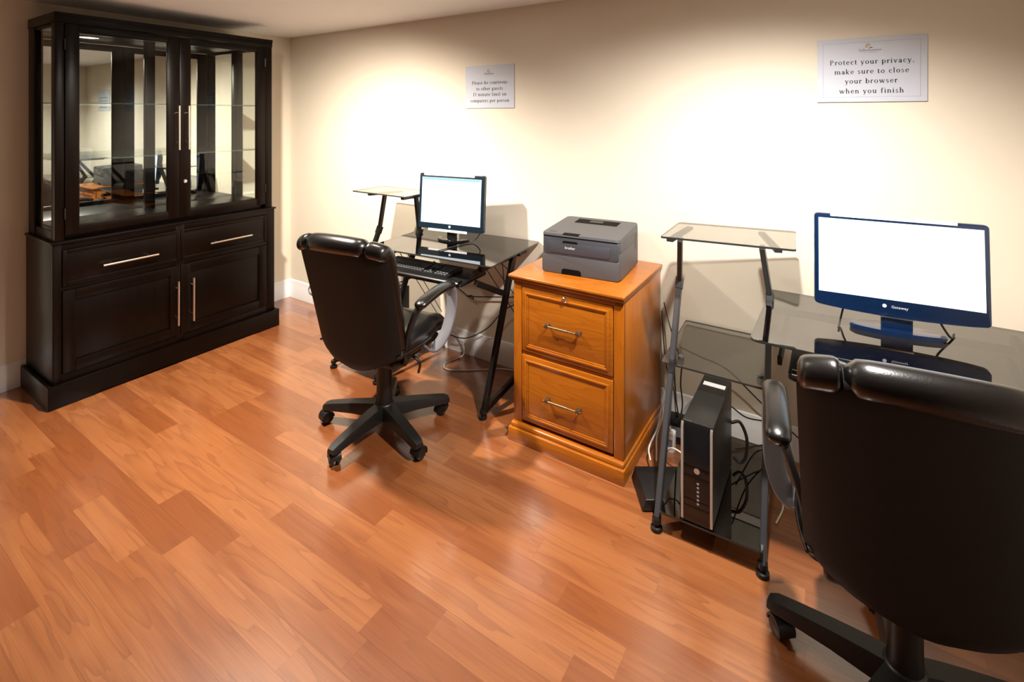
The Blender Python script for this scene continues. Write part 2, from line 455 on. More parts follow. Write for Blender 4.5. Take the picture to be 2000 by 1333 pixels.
def build_cabinet():
    t = thing('china_cabinet', 'tall espresso-stained china cabinet with glass doors and mirrored back', 'cabinet', (0.23, -1.05, 0))
    X = 0.455
    yl, yr = -1.672, -0.428
    # plinth with bracket feet
    bm = bmesh.new()
    pf = [(yl - 0.024, 0), (yl - 0.024, 0.122), (yr + 0.024, 0.122), (yr + 0.024, 0), (yr - 0.13, 0), (yr - 0.15, 0.014), (yl + 0.19, 0.014), (yl + 0.17, 0)]
    prism(bm, pf, 'X', X + 0.004, X + 0.024, 0.003)
    box(bm, 0.018, X + 0.010, yl - 0.024, yl - 0.004, 0, 0.122, 0.003)
    box(bm, 0.018, X + 0.010, yr + 0.004, yr + 0.024, 0, 0.122, 0.003)
    finish('plinth', bm, 'espresso', t, smooth=40)
    bm = bmesh.new()
    box(bm, 0.018, X - 0.016, yl, yr, 0.03, 0.862, 0.002)
    for a, b_ in ((yl, yl + 0.038), (yr - 0.062, yr), (-1.085, -1.035)):
        box(bm, X - 0.02, X, a, b_, 0.10, 0.862, 0.002)
    for a, b_ in ((0.10, 0.165), (0.608, 0.632), (0.828, 0.862)):
        box(bm, X - 0.02, X - 0.0006, yl + 0.036, yr - 0.06, a, b_, 0.0015)
    finish('lower_body', bm, 'espresso', t, smooth=40)
    finish('waist_moulding', B(0.018, X + 0.010, yl - 0.008, yr + 0.008, 0.862, 0.874, 0.003), 'espresso', t, smooth=40)
    for (a, b_, h0, h1) in ((-1.632, -1.062, -1.464, -1.192), (-1.058, -0.492, -0.893, -0.615)):
        d = finish('drawer', frame_panel(bmesh.new(), 'X', a, b_, 0.634, 0.826, 0.020, X - 0.018, X + 0.006, (X - 0.018, X + 0.003)), 'espresso', t, smooth=40)
        bar_pull('handle', (X + 0.004, h0, 0.709), (X + 0.004, h1, 0.709), d, (1, 0, 0))
    for (a, b_, hy) in ((-1.632, -1.062, -1.084), (-1.058, -0.492, -0.996)):
        d = finish('lower_door', frame_panel(bmesh.new(), 'X', a, b_, 0.168, 0.606, 0.055, X - 0.018, X + 0.006, (X - 0.018, X - 0.002)), 'espresso', t, smooth=40)
        bar_pull('handle', (X + 0.006, hy, 0.240), (X + 0.006, hy, 0.514), d, (1, 0, 0))
    # hutch frame
    z0, z1 = 0.874, 2.100
    hl, hr = -1.662, -0.447
    bm = bmesh.new()
    for (ya, yb) in ((hl, hl + 0.038), (hr - 0.050, hr)):
        bm = bmesh.new()
        box(bm, 0.398, X, ya, yb, z0, z1 - 0.055, 0.0025)
        xr = 0.122 if ya < -1 else 0.066
        box(bm, 0.020, xr, ya, yb, z0, z1 - 0.055, 0.0025)
        box(bm, xr - 0.002, 0.40, ya + 0.004, yb - 0.004, z0, 0.925, 0.002)
        box(bm, xr - 0.002, 0.40, ya + 0.004, yb - 0.004, 2.028, z1 - 0.055, 0.002)
        finish('side_frame', bm, 'espresso', t, smooth=40)
    bm = bmesh.new()
    box(bm, 0.018, X + 0.002, hl - 0.003, hr + 0.003, z1 - 0.055, z1, 0.003)
    box(bm, X + 0.002, X + 0.006, hl - 0.003, hr + 0.003, z1 - 0.018, z1, 0.0015)
    finish('hutch_top', bm, 'espresso', t, smooth=40)
    finish('hutch_floor', B(0.022, X - 0.022, hl + 0.036, hr - 0.048, z0, 0.930, 0.002), 'espresso', t, smooth=40)
    for (ya) in (hl + 0.017, hr - 0.024):
        finish('side_pane', B(0.064, 0.402, ya - 0.002, ya + 0.002, 0.92, 2.032), 'pane', t)
    for (ya, yb) in ((hl + 0.03, -1.086), (-1.040, hr - 0.045)):
        finish('mirror_panel', B(0.024, 0.030, ya, yb, 0.925, 2.045), 'mirror', t)
    finish('back_mullion', B(0.022, 0.048, -1.090, -1.034, 0.925, 2.045, 0.002), 'espresso', t, smooth=40)
    for z in (1.300, 1.618):
        finish('glass_shelf', B(0.034, 0.385, hl + 0.042, hr - 0.054, z - 0.004, z + 0.004, 0.0008, 1), 'shelfglass', t)
    # glazed doors
    for (a, b_, g0, g1, hy) in ((-1.622, -1.064, -1.562, -1.128, -1.079), (-1.062, -0.500, -1.000, -0.563, -1.023)):
        bm = bmesh.new()
        box(bm, X - 0.020, X + 0.004, a, g0, 0.905, 2.042, 0.003); box(bm, X - 0.020, X + 0.004, g1, b_, 0.905, 2.042, 0.003)
        box(bm, X - 0.020, X + 0.004, g0 - 0.001, g1 + 0.001, 0.905, 0.952, 0.003); box(bm, X - 0.020, X + 0.004, g0 - 0.001, g1 + 0.001, 2.004, 2.042, 0.003)
        d = finish('glazed_door', bm, 'espresso', t, smooth=40)
        bm = frame_panel(bmesh.new(), 'X', g0 - 0.004, g1 + 0.004, 0.948, 2.006, 0.008, X - 0.016, X + 0.000)
        finish('glazing_bead', bm, 'espresso', d, smooth=40)
        finish('door_pane', B(X - 0.010, X - 0.007, g0 - 0.002, g1 + 0.002, 0.950, 2.005), 'pane', d)
        bar_pull('handle', (X + 0.004, hy, 1.333), (X + 0.004, hy, 1.609), d, (1, 0, 0))
        for zz in (1.02, 1.93):
            yy = a if a < -1.3 else b_
            k = finish('hinge', lathe(bmesh.new(), [(0.004, zz - 0.03), (0.0045, zz), (0.004, zz + 0.03)], (X + 0.004, yy, 0), 10), 'frame_blk', d, smooth=40)
        if a > -1.3:
            finish('key_lock', lathe(bmesh.new(), [(0.012, 0.0), (0.012, 0.004), (0.009, 0.007), (0.002, 0.007)], (X + 0.004, -1.032, 1.131), 18, 'X'), 'chrome', d, smooth=40)
build_cabinet()

# ------------------------------------------------------------------ filing cabinet
def build_filing():
    t = thing('filing_cabinet', 'honey oak two-drawer filing cabinet under the grey printer', 'cabinet', (2.89, -0.29, 0))
    x0, x1, y0, y1 = 2.622, 3.172, -0.548, -0.012
    H = 0.787
    bm = B(x0 + 0.03, x1 - 0.03, y0 + 0.022, y1 - 0.01, 0.02, H - 0.03)
    box(bm, x1 - 0.032, x1, y0 + 0.010, y1, 0.075, H - 0.028, 0.002); box(bm, x0, x0 + 0.032, y0 + 0.010, y1, 0.075, H - 0.028, 0.002)
    box(bm, x0, x0 + 0.044, y0, y0 + 0.02, 0.075, H - 0.028, 0.003); box(bm, x1 - 0.044, x1, y0, y0 + 0.02, 0.075, H - 0.028, 0.003)
    finish('body', bm, 'oak_v', t, smooth=40)
    finish('face_rail', B(x0 + 0.040, x1 - 0.040, y0 + 0.002, y0 + 0.02, 0.733, H - 0.028, 0.001), 'oak', t, smooth=40)
    finish('face_rail', B(x0 + 0.040, x1 - 0.040, y0 + 0.006, y0 + 0.02, 0.414, 0.426, 0.001), 'oak', t, smooth=40)
    bm = bmesh.new()
    box(bm, x0 - 0.020, x1 + 0.010, y0 - 0.022, y1 + 0.004, H - 0.014, H, 0.004, 3)
    box(bm, x0 - 0.010, x1 + 0.006, y0 - 0.014, y1, H - 0.030, H - 0.013, 0.006, 3)
    finish('top', bm, 'oak', t, smooth=40)
    bm = bmesh.new()
    box(bm, x0 - 0.014, x1 + 0.012, y0 - 0.030, y1, 0.0, 0.062, 0.004)
    box(bm, x0 - 0.008, x1 + 0.007, y0 - 0.018, y1, 0.058, 0.084, 0.009, 3)
    finish('plinth', bm, 'oak', t, smooth=40)
    for z0, z1, zc, lock in ((0.430, 0.730, 0.583, True), (0.100, 0.412, 0.240, False)):
        a, b_ = x0 + 0.047, x1 - 0.047
        bm = B(a, b_, y0 - 0.002, y0 + 0.018, z0, z1, 0.003)
        frame_panel(bm, 'Y', a + 0.018, b_ - 0.018, z0 + 0.020, z1 - 0.020, 0.010, y0 - 0.008, y0)
        frame_panel(bm, 'Y', a + 0.026, b_ - 0.026, z0 + 0.028, z1 - 0.028, 0.010, y0 - 0.005, y0)
        d = finish('drawer', bm, 'oak', t, smooth=40)
        bm = bmesh.new()
        xa, xb = 2.812, 2.969
        for xx in (xa, xb):
            lathe(bm, [(0.011, 0), (0.011, -0.003), (0.006, -0.006), (0.005, -0.014), (0.010, -0.017), (0.010, -0.026), (0.004, -0.029)], (xx, y0 - 0.002, zc), 12, 'Y')
        tube(bm, [(xa - 0.012, y0 - 0.0235, zc), (xb + 0.012, y0 - 0.0235, zc)], 0.0048, 10)
        tube(bm, [((xa + xb) / 2 - 0.03, y0 - 0.0235, zc), ((xa + xb) / 2 + 0.03, y0 - 0.0235, zc)], 0.0062, 10)
        finish('pull', bm, 'brass', d, smooth=40)
        if lock:
            finish('key_lock', lathe(bmesh.new(), [(0.0125, 0), (0.0125, -0.005), (0.009, -0.008), (0.002, -0.008)], (2.897, y0 - 0.006, 0.716), 18, 'Y'), 'chrome', d, smooth=40)
build_filing()

# ------------------------------------------------------------------ lettering
def text_mesh(bm, s, size, origin, right, up, normal, align='C', depth=0.0, spacing=1.0):
    c = bpy.data.curves.new('lettering', 'FONT'); c.body = s; c.size = size; c.space_character = spacing
    c.align_x = 'CENTER' if align == 'C' else 'LEFT'; c.align_y = 'CENTER'
    o = bpy.data.objects.new('lettering', c); COL.objects.link(o)
    dg = bpy.context.evaluated_depsgraph_get()
    me = bpy.data.meshes.new_from_object(o.evaluated_get(dg))
    right, up, origin = Vector(right), Vector(up), Vector(origin)
    vs = [bm.verts.new(origin + right * v.co.x + up * v.co.y) for v in me.vertices]
    for p in me.polygons:
        try: bm.faces.new([vs[k] for k in p.vertices])
        except ValueError: pass
    bpy.data.objects.remove(o); bpy.data.meshes.remove(me); bpy.data.curves.remove(c)
    return bm

# serif glyphs drawn as strokes: unit = cap height 0.70, x-height 0.47
TK, TN = 0.104, 0.056
def _q(L, x0, y0, x1, y1): L.append([(x0, y0), (x1, y0), (x1, y1), (x0, y1)])
def _stem(L, x, y0, y1, b=True, tflag=True):
    _q(L, x, y0, x + TK, y1)
    if b: _q(L, x - 0.045, y0, x + TK + 0.045, y0 + 0.028)
    if tflag: L.append([(x - 0.055, y1 - 0.035), (x + 0.002, y1 - 0.055), (x + TK, y1 + 0.012), (x - 0.055, y1 - 0.012)])
def _arc(L, cx, cy, rx, ry, a0, a1, n=14, thick=TK, thin=TN):
    pr = None
    for k in range(n + 1):
        a = math.radians(a0 + (a1 - a0) * k / n)
        w = thin + (thick - thin) * abs(math.cos(a)) ** 1.4
        o = (cx + rx * math.cos(a), cy + ry * math.sin(a))
        i = (cx + (rx - w) * math.cos(a), cy + (ry - max(thin, w * 0.55)) * math.sin(a))
        if pr: L.append([pr[0], o, i, pr[1]])
        pr = (o, i)
def _line(L, x0, y0, x1, y1, w):
    L.append([(x0 - w / 2, y0), (x0 + w / 2, y0), (x1 + w / 2, y1), (x1 - w / 2, y1)])
def _serif(L, x, y, w=0.09): _q(L, x - w, y - 0.014, x + w, y + 0.014)

def glyph(ch):
    L = []; X = 0.47
    if ch == 'P':
        _stem(L, 0.07, 0, 0.70, True, False); _q(L, 0.025, 0.672, 0.26, 0.70); _q(L, 0.12, 0.33, 0.26, 0.362)
        _arc(L, 0.25, 0.515, 0.21, 0.185, -90, 90); return L, 0.56
    if ch == 'a':
        _stem(L, 0.27, 0, 0.34, False, False); _q(L, 0.30, 0, 0.42, 0.03); _arc(L, 0.20, 0.33, 0.158, 0.15, 0, 165)
        _arc(L, 0.19, 0.13, 0.155, 0.14, 0, 360); return L, 0.45
    if ch in 'bhk':
        _stem(L, 0.06, 0, 0.72, ch != 'b', True)
        if ch == 'b': _arc(L, 0.27, 0.235, 0.20, 0.245, 0, 360); return L, 0.52
        if ch == 'h': _stem(L, 0.33, 0, 0.30, True, False); _arc(L, 0.27, 0.30, 0.148, 0.175, 0, 150); return L, 0.52
        _line(L, 0.15, 0.20, 0.36, 0.455, TN + 0.02); _serif(L, 0.36, 0.456, 0.08); _line(L, 0.37, 0.0, 0.20, 0.26, TK + 0.02); _serif(L, 0.40, 0.014, 0.09); return L, 0.50
    if ch == 'c': _arc(L, 0.24, 0.235, 0.20, 0.245, 48, 312); _q(L, 0.31, 0.335, 0.39, 0.405); return L, 0.44
    if ch == 'e': _arc(L, 0.24, 0.235, 0.20, 0.245, 0, 318); _q(L, 0.06, 0.235, 0.43, 0.270); return L, 0.47
    if ch == 'f': _stem(L, 0.09, 0, 0.56, True, False); _q(L, 0.015, 0.44, 0.28, 0.472); _arc(L, 0.25, 0.56, 0.16, 0.16, 55, 180); _q(L, 0.27, 0.62, 0.34, 0.69); return L, 0.33
    if ch == 'g':
        _arc(L, 0.22, 0.31, 0.17, 0.17, 0, 360); _arc(L, 0.23, -0.09, 0.21, 0.12, 0, 360); _line(L, 0.12, 0.03, 0.13, 0.17, TN + 0.02); _q(L, 0.11, 0.02, 0.38, 0.065); _q(L, 0.33, 0.42, 0.45, 0.46); return L, 0.48
    if ch in 'il':
        _stem(L, 0.07, 0, X if ch == 'i' else 0.72)
        if ch == 'i': L.append([(0.114 + 0.058 * math.cos(k * math.pi / 4), 0.63 + 0.058 * math.sin(k * math.pi / 4)) for k in range(8)])
        return L, 0.27
    if ch in 'mn':
        _stem(L, 0.06, 0, X)
        for k in range(2 if ch == 'm' else 1):
            _stem(L, 0.33 + 0.27 * k, 0, 0.30, True, False); _arc(L, 0.27 + 0.27 * k, 0.30, 0.148, 0.175, 0, 150)
        return L, 0.79 if ch == 'm' else 0.52
    if ch == 'o': _arc(L, 0.245, 0.235, 0.215, 0.245, 0, 360, 20); return L, 0.50
    if ch == 'p': _stem(L, 0.06, -0.21, X); _arc(L, 0.27, 0.235, 0.20, 0.245, 0, 360); return L, 0.52
    if ch == 'r': _stem(L, 0.06, 0, X); _arc(L, 0.27, 0.30, 0.16, 0.17, 70, 150); _q(L, 0.26, 0.37, 0.345, 0.455); return L, 0.36
    if ch == 's':
        _arc(L, 0.18, 0.345, 0.135, 0.13, 40, 270, 12, 0.075); _arc(L, 0.18, 0.125, 0.150, 0.135, -140, 90, 12, 0.08); _line(L, 0.24, 0.20, 0.13, 0.27, 0.09); _q(L, 0.27, 0.36, 0.30, 0.45); _q(L, 0.035, 0.02, 0.065, 0.12); return L, 0.38
    if ch == 't': _stem(L, 0.08, 0.05, 0.58, False, False); _q(L, 0.01, 0.44, 0.27, 0.472); _arc(L, 0.20, 0.10, 0.12, 0.11, 180, 320); return L, 0.31
    if ch == 'u':
        _stem(L, 0.06, 0.16, X, False, True); _stem(L, 0.33, 0, X, False, True); _q(L, 0.37, 0, 0.47, 0.028); _arc(L, 0.21, 0.165, 0.15, 0.175, 180, 340); return L, 0.52
    if ch in 'vwy':
        xs = [0.0] if ch != 'w' else [0.0, 0.26]
        for a in xs:
            _line(L, a + 0.235, 0.0, a + 0.085, 0.46, TK); _line(L, a + 0.235, 0.0, a + 0.385, 0.46, TN); _serif(L, a + 0.085, 0.458, 0.085)
        _serif(L, xs[-1] + 0.385, 0.458, 0.075)
        if ch == 'y': _line(L, 0.155, -0.20, 0.235, 0.0, TN); _q(L, 0.07, -0.22, 0.165, -0.16)
        return L, 0.72 if ch == 'w' else 0.47
    if ch == ',': L.append([(0.05, 0.0), (0.15, 0.0), (0.15, 0.09), (0.05, 0.09)]); L.append([(0.10, 0.0), (0.15, 0.0), (0.07, -0.13)]); return L, 0.25
    if ch == '1': _stem(L, 0.17, 0, 0.68, True, False); L.append([(0.17, 0.68), (0.06, 0.60), (0.06, 0.565), (0.17, 0.61)]); return L, 0.42
    if ch == '5': _q(L, 0.12, 0.60, 0.38, 0.68); _q(L, 0.10, 0.36, 0.145, 0.68); _arc(L, 0.19, 0.215, 0.21, 0.225, -130, 115); return L, 0.46
    return L, 0.28

def serif_line(bm, s, size, cx, z, y, width):
    adv = [glyph(c)[1] for c in s]
    gap = (width / size - sum(adv)) / max(1, len(s) - 1)
    x = -width / 2
    for c, a in zip(s, adv):
        for q in glyph(c)[0]:
            pts = [(cx + x + px * size, y, z + py * size) for px, py in q]
            try: bm.faces.new([bm.verts.new(p) for p in pts])
            except ValueError: pass
        x += (a + gap) * size

def build_sign(x0, x1, z0, z1, lines, label, border):
    t = thing('wall_sign', label, 'sign', ((x0 + x1) / 2, -0.004, (z0 + z1) / 2), 0, 'printed notices on the cream wall')
    W, H, cx = x1 - x0, z1 - z0, (x0 + x1) / 2
    finish('board', B(x0, x1, -0.007, -0.0005, z0, z1, 0.0006, 1), 'paper', t)
    bm = bmesh.new()
    for s, zc, w in lines:
        serif_line(bm, s, 0.0295 if border else 0.0300, cx + 0.003, z0 + H * zc, -0.0078, W * w)
    for v in bm.verts: pass
    finish('lettering', bm, 'ink', t)
    if border:
        bm = bmesh.new()
        for (a, b_, c, d) in ((0.055, 0.945, 0.075, 0.080), (0.055, 0.945, 0.930, 0.935), (0.055, 0.060, 0.075, 0.935), (0.940, 0.945, 0.075, 0.935)):
            f = [(x0 + W * a, -0.0076, z0 + H * c), (x0 + W * b_, -0.0076, z0 + H * c), (x0 + W * b_, -0.0076, z0 + H * d), (x0 + W * a, -0.0076, z0 + H * d)]
            bm.faces.new([bm.verts.new(p) for p in f])
        finish('printed_border', bm, 'inkborder', t)
    # small crest: gilt arch, dark swash, a line of tiny script
    k = H / 0.272
    zc = z0 + H * 0.80
    def flat(pts2, mat, nm):
        bm = bmesh.new()
        for q in pts2:
            bm.faces.new([bm.verts.new((cx + px * k, -0.0078, zc + pz * k)) for px, pz in q])
        return finish(nm, bm, mat, t)
    arch = []
    for i in range(8):
        a, b_ = math.radians(175 - 17 * i), math.radians(175 - 17 * (i + 1))
        arch.append([(-0.006 + 0.011 * math.cos(a), 0.012 + 0.018 * math.sin(a)), (-0.006 + 0.011 * math.cos(b_), 0.012 + 0.018 * math.sin(b_)),
                     (-0.004 + 0.004 * math.cos(b_), 0.010 + 0.009 * math.sin(b_)), (-0.004 + 0.004 * math.cos(a), 0.010 + 0.009 * math.sin(a))])
    flat(arch, 'gold', 'crest_arch')
    flat([[(-0.006, 0.009), (0.004, 0.0135), (0.012, 0.0115), (0.003, 0.0100)]], 'ink', 'crest_swash')
    bm = bmesh.new()
    rnd = random.Random(4)
    x = -0.038
    pts = []
    while x < 0.040:
        hgt = rnd.choice((0.006, 0.006, 0.007, 0.011)) if not -0.037 > x else 0.013
        pts += [(x, -0.003), (x + 0.0016, -0.003 + hgt), (x + 0.0024, -0.001)]
        x += 0.0034
    for (xa, za), (xb, zb) in zip(pts[:-1], pts[1:]):
        ya = -0.0078
        q = [(cx + k * xa - 0.0005, ya, zc + k * (za - 0.0005)), (cx + k * xa + 0.0006, ya, zc + k * (za - 0.0002)), (cx + k * xb + 0.0006, ya, zc + k * (zb + 0.0005)), (cx + k * xb - 0.0005, ya, zc + k * (zb + 0.0002))]
        bm.faces.new([bm.verts.new(p) for p in q])
    finish('crest_script', bm, 'ink2', t)
    bm = bmesh.new()
    for (a, b_) in ((-0.030, -0.012), (-0.004, 0.024)):
        bm.faces.new([bm.verts.new((cx + k * px, -0.0078, zc + k * pz)) for px, pz in ((a, -0.0095), (b_, -0.0095), (b_, -0.0075), (a, -0.0075))])
    finish('crest_underline', bm, 'inkborder', t)

build_sign(1.905, 2.279, 1.594, 1.865, (('Please be courteous', 0.560, 0.73), ('to other guests', 0.420, 0.55), ('15 minute limit on', 0.285, 0.69), ('computers per person', 0.140, 0.80)),
           'white notice asking guests to be courteous, above the left desk', False)
build_sign(3.858, 4.233, 1.606, 1.876, (('Protect your privacy,', 0.590, 0.770), ('make sure to close', 0.440, 0.680), ('your browser', 0.290, 0.480), ('when you finish', 0.135, 0.590)),
           'white privacy notice with faint border above the wide dark-rimmed monitor', True)

# ------------------------------------------------------------------ desks
def slab(poly, z, th=0.008, r=None):
    bm = prism(bmesh.new(), poly, 'Z', z - th, z, 0.0012, 1)
    bm.normal_update()
    for f in bm.faces:
        if abs(f.normal.z) < 0.9: f.material_index = 1
    return bm

def round_poly(pts, r, n=5):
    out = []
    k = len(pts)
    rs = r if isinstance(r, (list, tuple)) else [r] * k
    for i in range(k):
        p, a, b_ = Vector(pts[i]), Vector(pts[i - 1]), Vector(pts[(i + 1) % k])
        da, db = (a - p).normalized(), (b_ - p).normalized()
        for j in range(n + 1):
            t_ = j / n
            q0, q1 = p + da * rs[i], p + db * rs[i]
            out.append(tuple((1 - t_) ** 2 * q0 + 2 * t_ * (1 - t_) * p + t_ ** 2 * q1))
    return out

def foot(t, p, mat='frame_blk'):
    x, y = p
    lathe_b = lathe(bmesh.new(), [(0.016, 0.045), (0.017, 0.03), (0.010, 0.026), (0.010, 0.018), (0.021, 0.014), (0.022, 0.004), (0.019, 0.0), (0.002, 0.0)], (x, y, 0), 16)
    return finish('foot', lathe_b, mat, t, smooth=40)

def build_desk(name_label, D, metal):
    t = thing('glass_desk', name_label, 'desk', D['origin'], 0, 'smoked glass computer desks')
    finish('glass_top', slab(round_poly(D['top'], (0.03, 0.012, 0.012, 0.012)), D['ztop']), 'smoke', t, smooth=40)
    finish('upper_shelf', slab(round_poly(D['upper'], 0.012), D['zupper']), 'smokelight', t, smooth=40)
    finish('middle_shelf', slab(round_poly(D['mid'], 0.012), D['zmid']), 'smokelight', t, smooth=40)
    finish('lower_shelf', slab(round_poly(D['low'], 0.012), D['zlow']), 'smoke', t, smooth=40)
    for pl in D['posts']:                      # foot, elbow, top
        f, e, u = [Vector(p) for p in pl]
        p0 = f + (e - f) * (0.035 / (e - f).length)
        po = finish('post', bar(bmesh.new(), p0, e, 0.0105, 0.017, 0.003, (1, 0, 0)), metal, t, smooth=40)
        d = (e - f).normalized()
        finish('post_sleeve', bar(bmesh.new(), e - d * 0.035, e + d * 0.012, 0.0135, 0.020, 0.003, (1, 0, 0)), metal, po, smooth=40)
        du = (u - e).normalized()
        finish('upper_post', bar(bmesh.new(), e - du * 0.008, u, 0.0095, 0.015, 0.003, (1, 0, 0)), metal, t, smooth=40)
        foot(t, (f.x, f.y))
        # small round clamps that carry the middle shelf
        zz = D['zmid'] - 0.008
        k = f + (e - f) * (zz / e.z)
        sg = 1 if pl is D['posts'][0] else -1
        finish('shelf_clamp', lathe(bmesh.new(), [(0.012, -0.022), (0.014, -0.018), (0.014, -0.002), (0.006, 0.0), (0.006, 0.008), (0.013, 0.0085), (0.011, 0.013), (0.002, 0.014)], (k.x + sg * 0.028, k.y + 0.03, zz), 14), metal, t, smooth=40)
        finish('shelf_clamp', bar(bmesh.new(), (k.x, k.y, zz - 0.012), (k.x + sg * 0.03, k.y + 0.03, zz - 0.012), 0.008, 0.008, 0.001), metal, t, smooth=40)
    for a, b_ in D['brackets']:
        finish('shelf_bracket', bar(bmesh.new(), a, b_, 0.014, 0.007, 0.002), metal, t, smooth=40)
    for a, b_ in D['rails']:
        finish('rail', bar(bmesh.new(), a, b_, 0.009, 0.012, 0.002), metal, t, smooth=40)
    f, e = [Vector(p) for p in D['leg']]
    d = (e - f).normalized()
    finish('leg', bar(bmesh.new(), f + d * 0.035, e, 0.0125, 0.018, 0.003, (1, 0, 0)), 'frame_blk', t, smooth=40)
    foot(t, (f.x, f.y))
    for a, b_ in D['legbars']:
        finish('leg_brace', bar(bmesh.new(), a, b_, 0.012, 0.016, 0.003), 'frame_blk', t, smooth=40)
    for a, b_ in D['wires']:
        finish('brace_rod', tube(bmesh.new(), [a, b_], 0.0024, 6), 'frame_blk', t, smooth=60)
    tr = D['tray']
    bm = prism(bmesh.new(), round_poly(tr['poly'], 0.02), 'Z', tr['z'] - 0.014, tr['z'], 0.003)
    ty = finish('keyboard_tray', bm, 'black', t, smooth=40)
    p0, p1 = Vector((*tr['poly'][0], 0)), Vector((*tr['poly'][1], 0))
    finish('wrist_rest', sweep(bmesh.new(), [p0 + (p1 - p0) * 0.02 + Vector((0, 0.016, tr['z'] + 0.004)), p1 - (p1 - p0) * 0.02 + Vector((0, 0.016, tr['z'] + 0.004))], lambda k: circ(0.024, 12, 0.011)), 'leather', ty, smooth=60)
    for q0, q1 in tr['slides']:
        finish('tray_slide', bar(bmesh.new(), q0, q1, 0.007, 0.016, 0.002), 'frame_blk', ty, smooth=40)
    return t

c4, s4 = math.cos(math.radians(4.5)), math.sin(math.radians(4.5))
def rot1(u, v, o=(1.690, -0.630)):
    return (o[0] + u * c4 - v * s4, o[1] + u * s4 + v * c4)
DESK1 = dict(
    origin=(1.75, -0.35, 0), ztop=0.804, zupper=1.062, zmid=0.52, zlow=0.085,
    top=[rot1(0, 0), rot1(0.815, 0), rot1(0.815, 0.56), rot1(0, 0.56)],
    upper=[(1.295, -0.415), (1.768, -0.415), (1.765, -0.150), (1.300, -0.150)],
    mid=[(1.335, -0.365), (1.665, -0.365), (1.665, -0.03), (1.335, -0.03)],
    low=[(1.365, -0.590), (1.690, -0.580), (1.680, -0.10), (1.355, -0.10)],
    posts=[((1.337, -0.588, 0), (1.385, -0.262, 0.80), (1.512, -0.335, 1.046)),
           ((1.700, -0.575, 0), (1.715, -0.235, 0.815), (1.748, -0.300, 1.046))],
    brackets=[((1.435, -0.402, 1.046), (1.520, -0.190, 1.046)), ((1.735, -0.405, 1.046), (1.752, -0.190, 1.046))],
    rails=[((1.705, -0.26, 0.772), (2.445, -0.20, 0.772)), ((1.71, -0.34, 0.55), (1.90, -0.30, 0.66))],
    leg=((2.412, -0.512, 0), (2.440, -0.262, 0.790)),
    legbars=[((2.412, -0.49, 0.035), (2.440, -0.05, 0.125)), ((2.40, -0.52, 0.765), (2.425, -0.12, 0.775)), ((2.425, -0.36, 0.60), (2.395, -0.55, 0.700))],
    wires=[((2.330, -0.40, 0.750), (2.560, -0.06, 0.10)), ((2.375, -0.38, 0.755), (2.600, -0.06, 0.20)), ((2.43, -0.36, 0.757), (2.405, -0.30, 0.59)), ((2.345, -0.30, 0.757), (2.520, -0.1, 0.50)),
           ((1.70, -0.42, 0.755), (1.80, -0.10, 0.20)), ((1.77, -0.42, 0.755), (1.74, -0.05, 0.25))],
    tray=dict(z=0.700, poly=[(1.735, -0.665), (2.350, -0.622), (2.335, -0.365), (1.715, -0.405)],
              slides=[((1.722, -0.60, 0.735), (1.705, -0.24, 0.752)), ((2.375, -0.57, 0.735), (2.355, -0.22, 0.752))]),
)
DESK2 = dict(
    origin=(3.85, -0.45, 0), ztop=0.800, zupper=1.052, zmid=0.532, zlow=0.085,
    top=[(3.680, -0.737), (4.500, -0.737), (4.500, -0.165), (3.690, -0.165)],
    upper=[(3.318, -0.520), (3.802, -0.455), (3.782, -0.120), (3.313, -0.200)],
    mid=[(3.318, -0.505), (3.700, -0.505), (3.660, -0.020), (3.300, -0.020)],
    low=[(3.375, -0.728), (3.718, -0.718), (3.705, -0.12), (3.365, -0.12)],
    posts=[((3.361, -0.715, 0), (3.342, -0.305, 0.815), (3.384, -0.462, 1.036)),
           ((3.717, -0.708, 0), (3.700, -0.300, 0.815), (3.684, -0.418, 1.036))],
    brackets=[((3.352, -0.500, 1.036), (3.368, -0.225, 1.036)), ((3.742, -0.445, 1.036), (3.655, -0.165, 1.036))],
    rails=[((3.700, -0.33, 0.772), (4.42, -0.30, 0.772))],
    leg=((4.436, -0.700, 0), (4.440, -0.33, 0.786)),
    legbars=[((4.436, -0.68, 0.035), (4.440, -0.16, 0.125)), ((4.438, -0.66, 0.765), (4.440, -0.20, 0.775))],
    wires=[],
    tray=dict(z=0.690, poly=[(3.790, -0.70), (4.380, -0.70), (4.380, -0.42), (3.790, -0.42)],
              slides=[((3.765, -0.68, 0.725), (3.765, -0.32, 0.745)), ((4.400, -0.68, 0.725), (4.400, -0.32, 0.745))]),
)
build_desk('smoked glass computer desk with black frame beside the china cabinet', DESK1, 'frame_blk')
build_desk('smoked glass computer desk with grey frame at the wide dark-rimmed monitor', DESK2, 'frame')

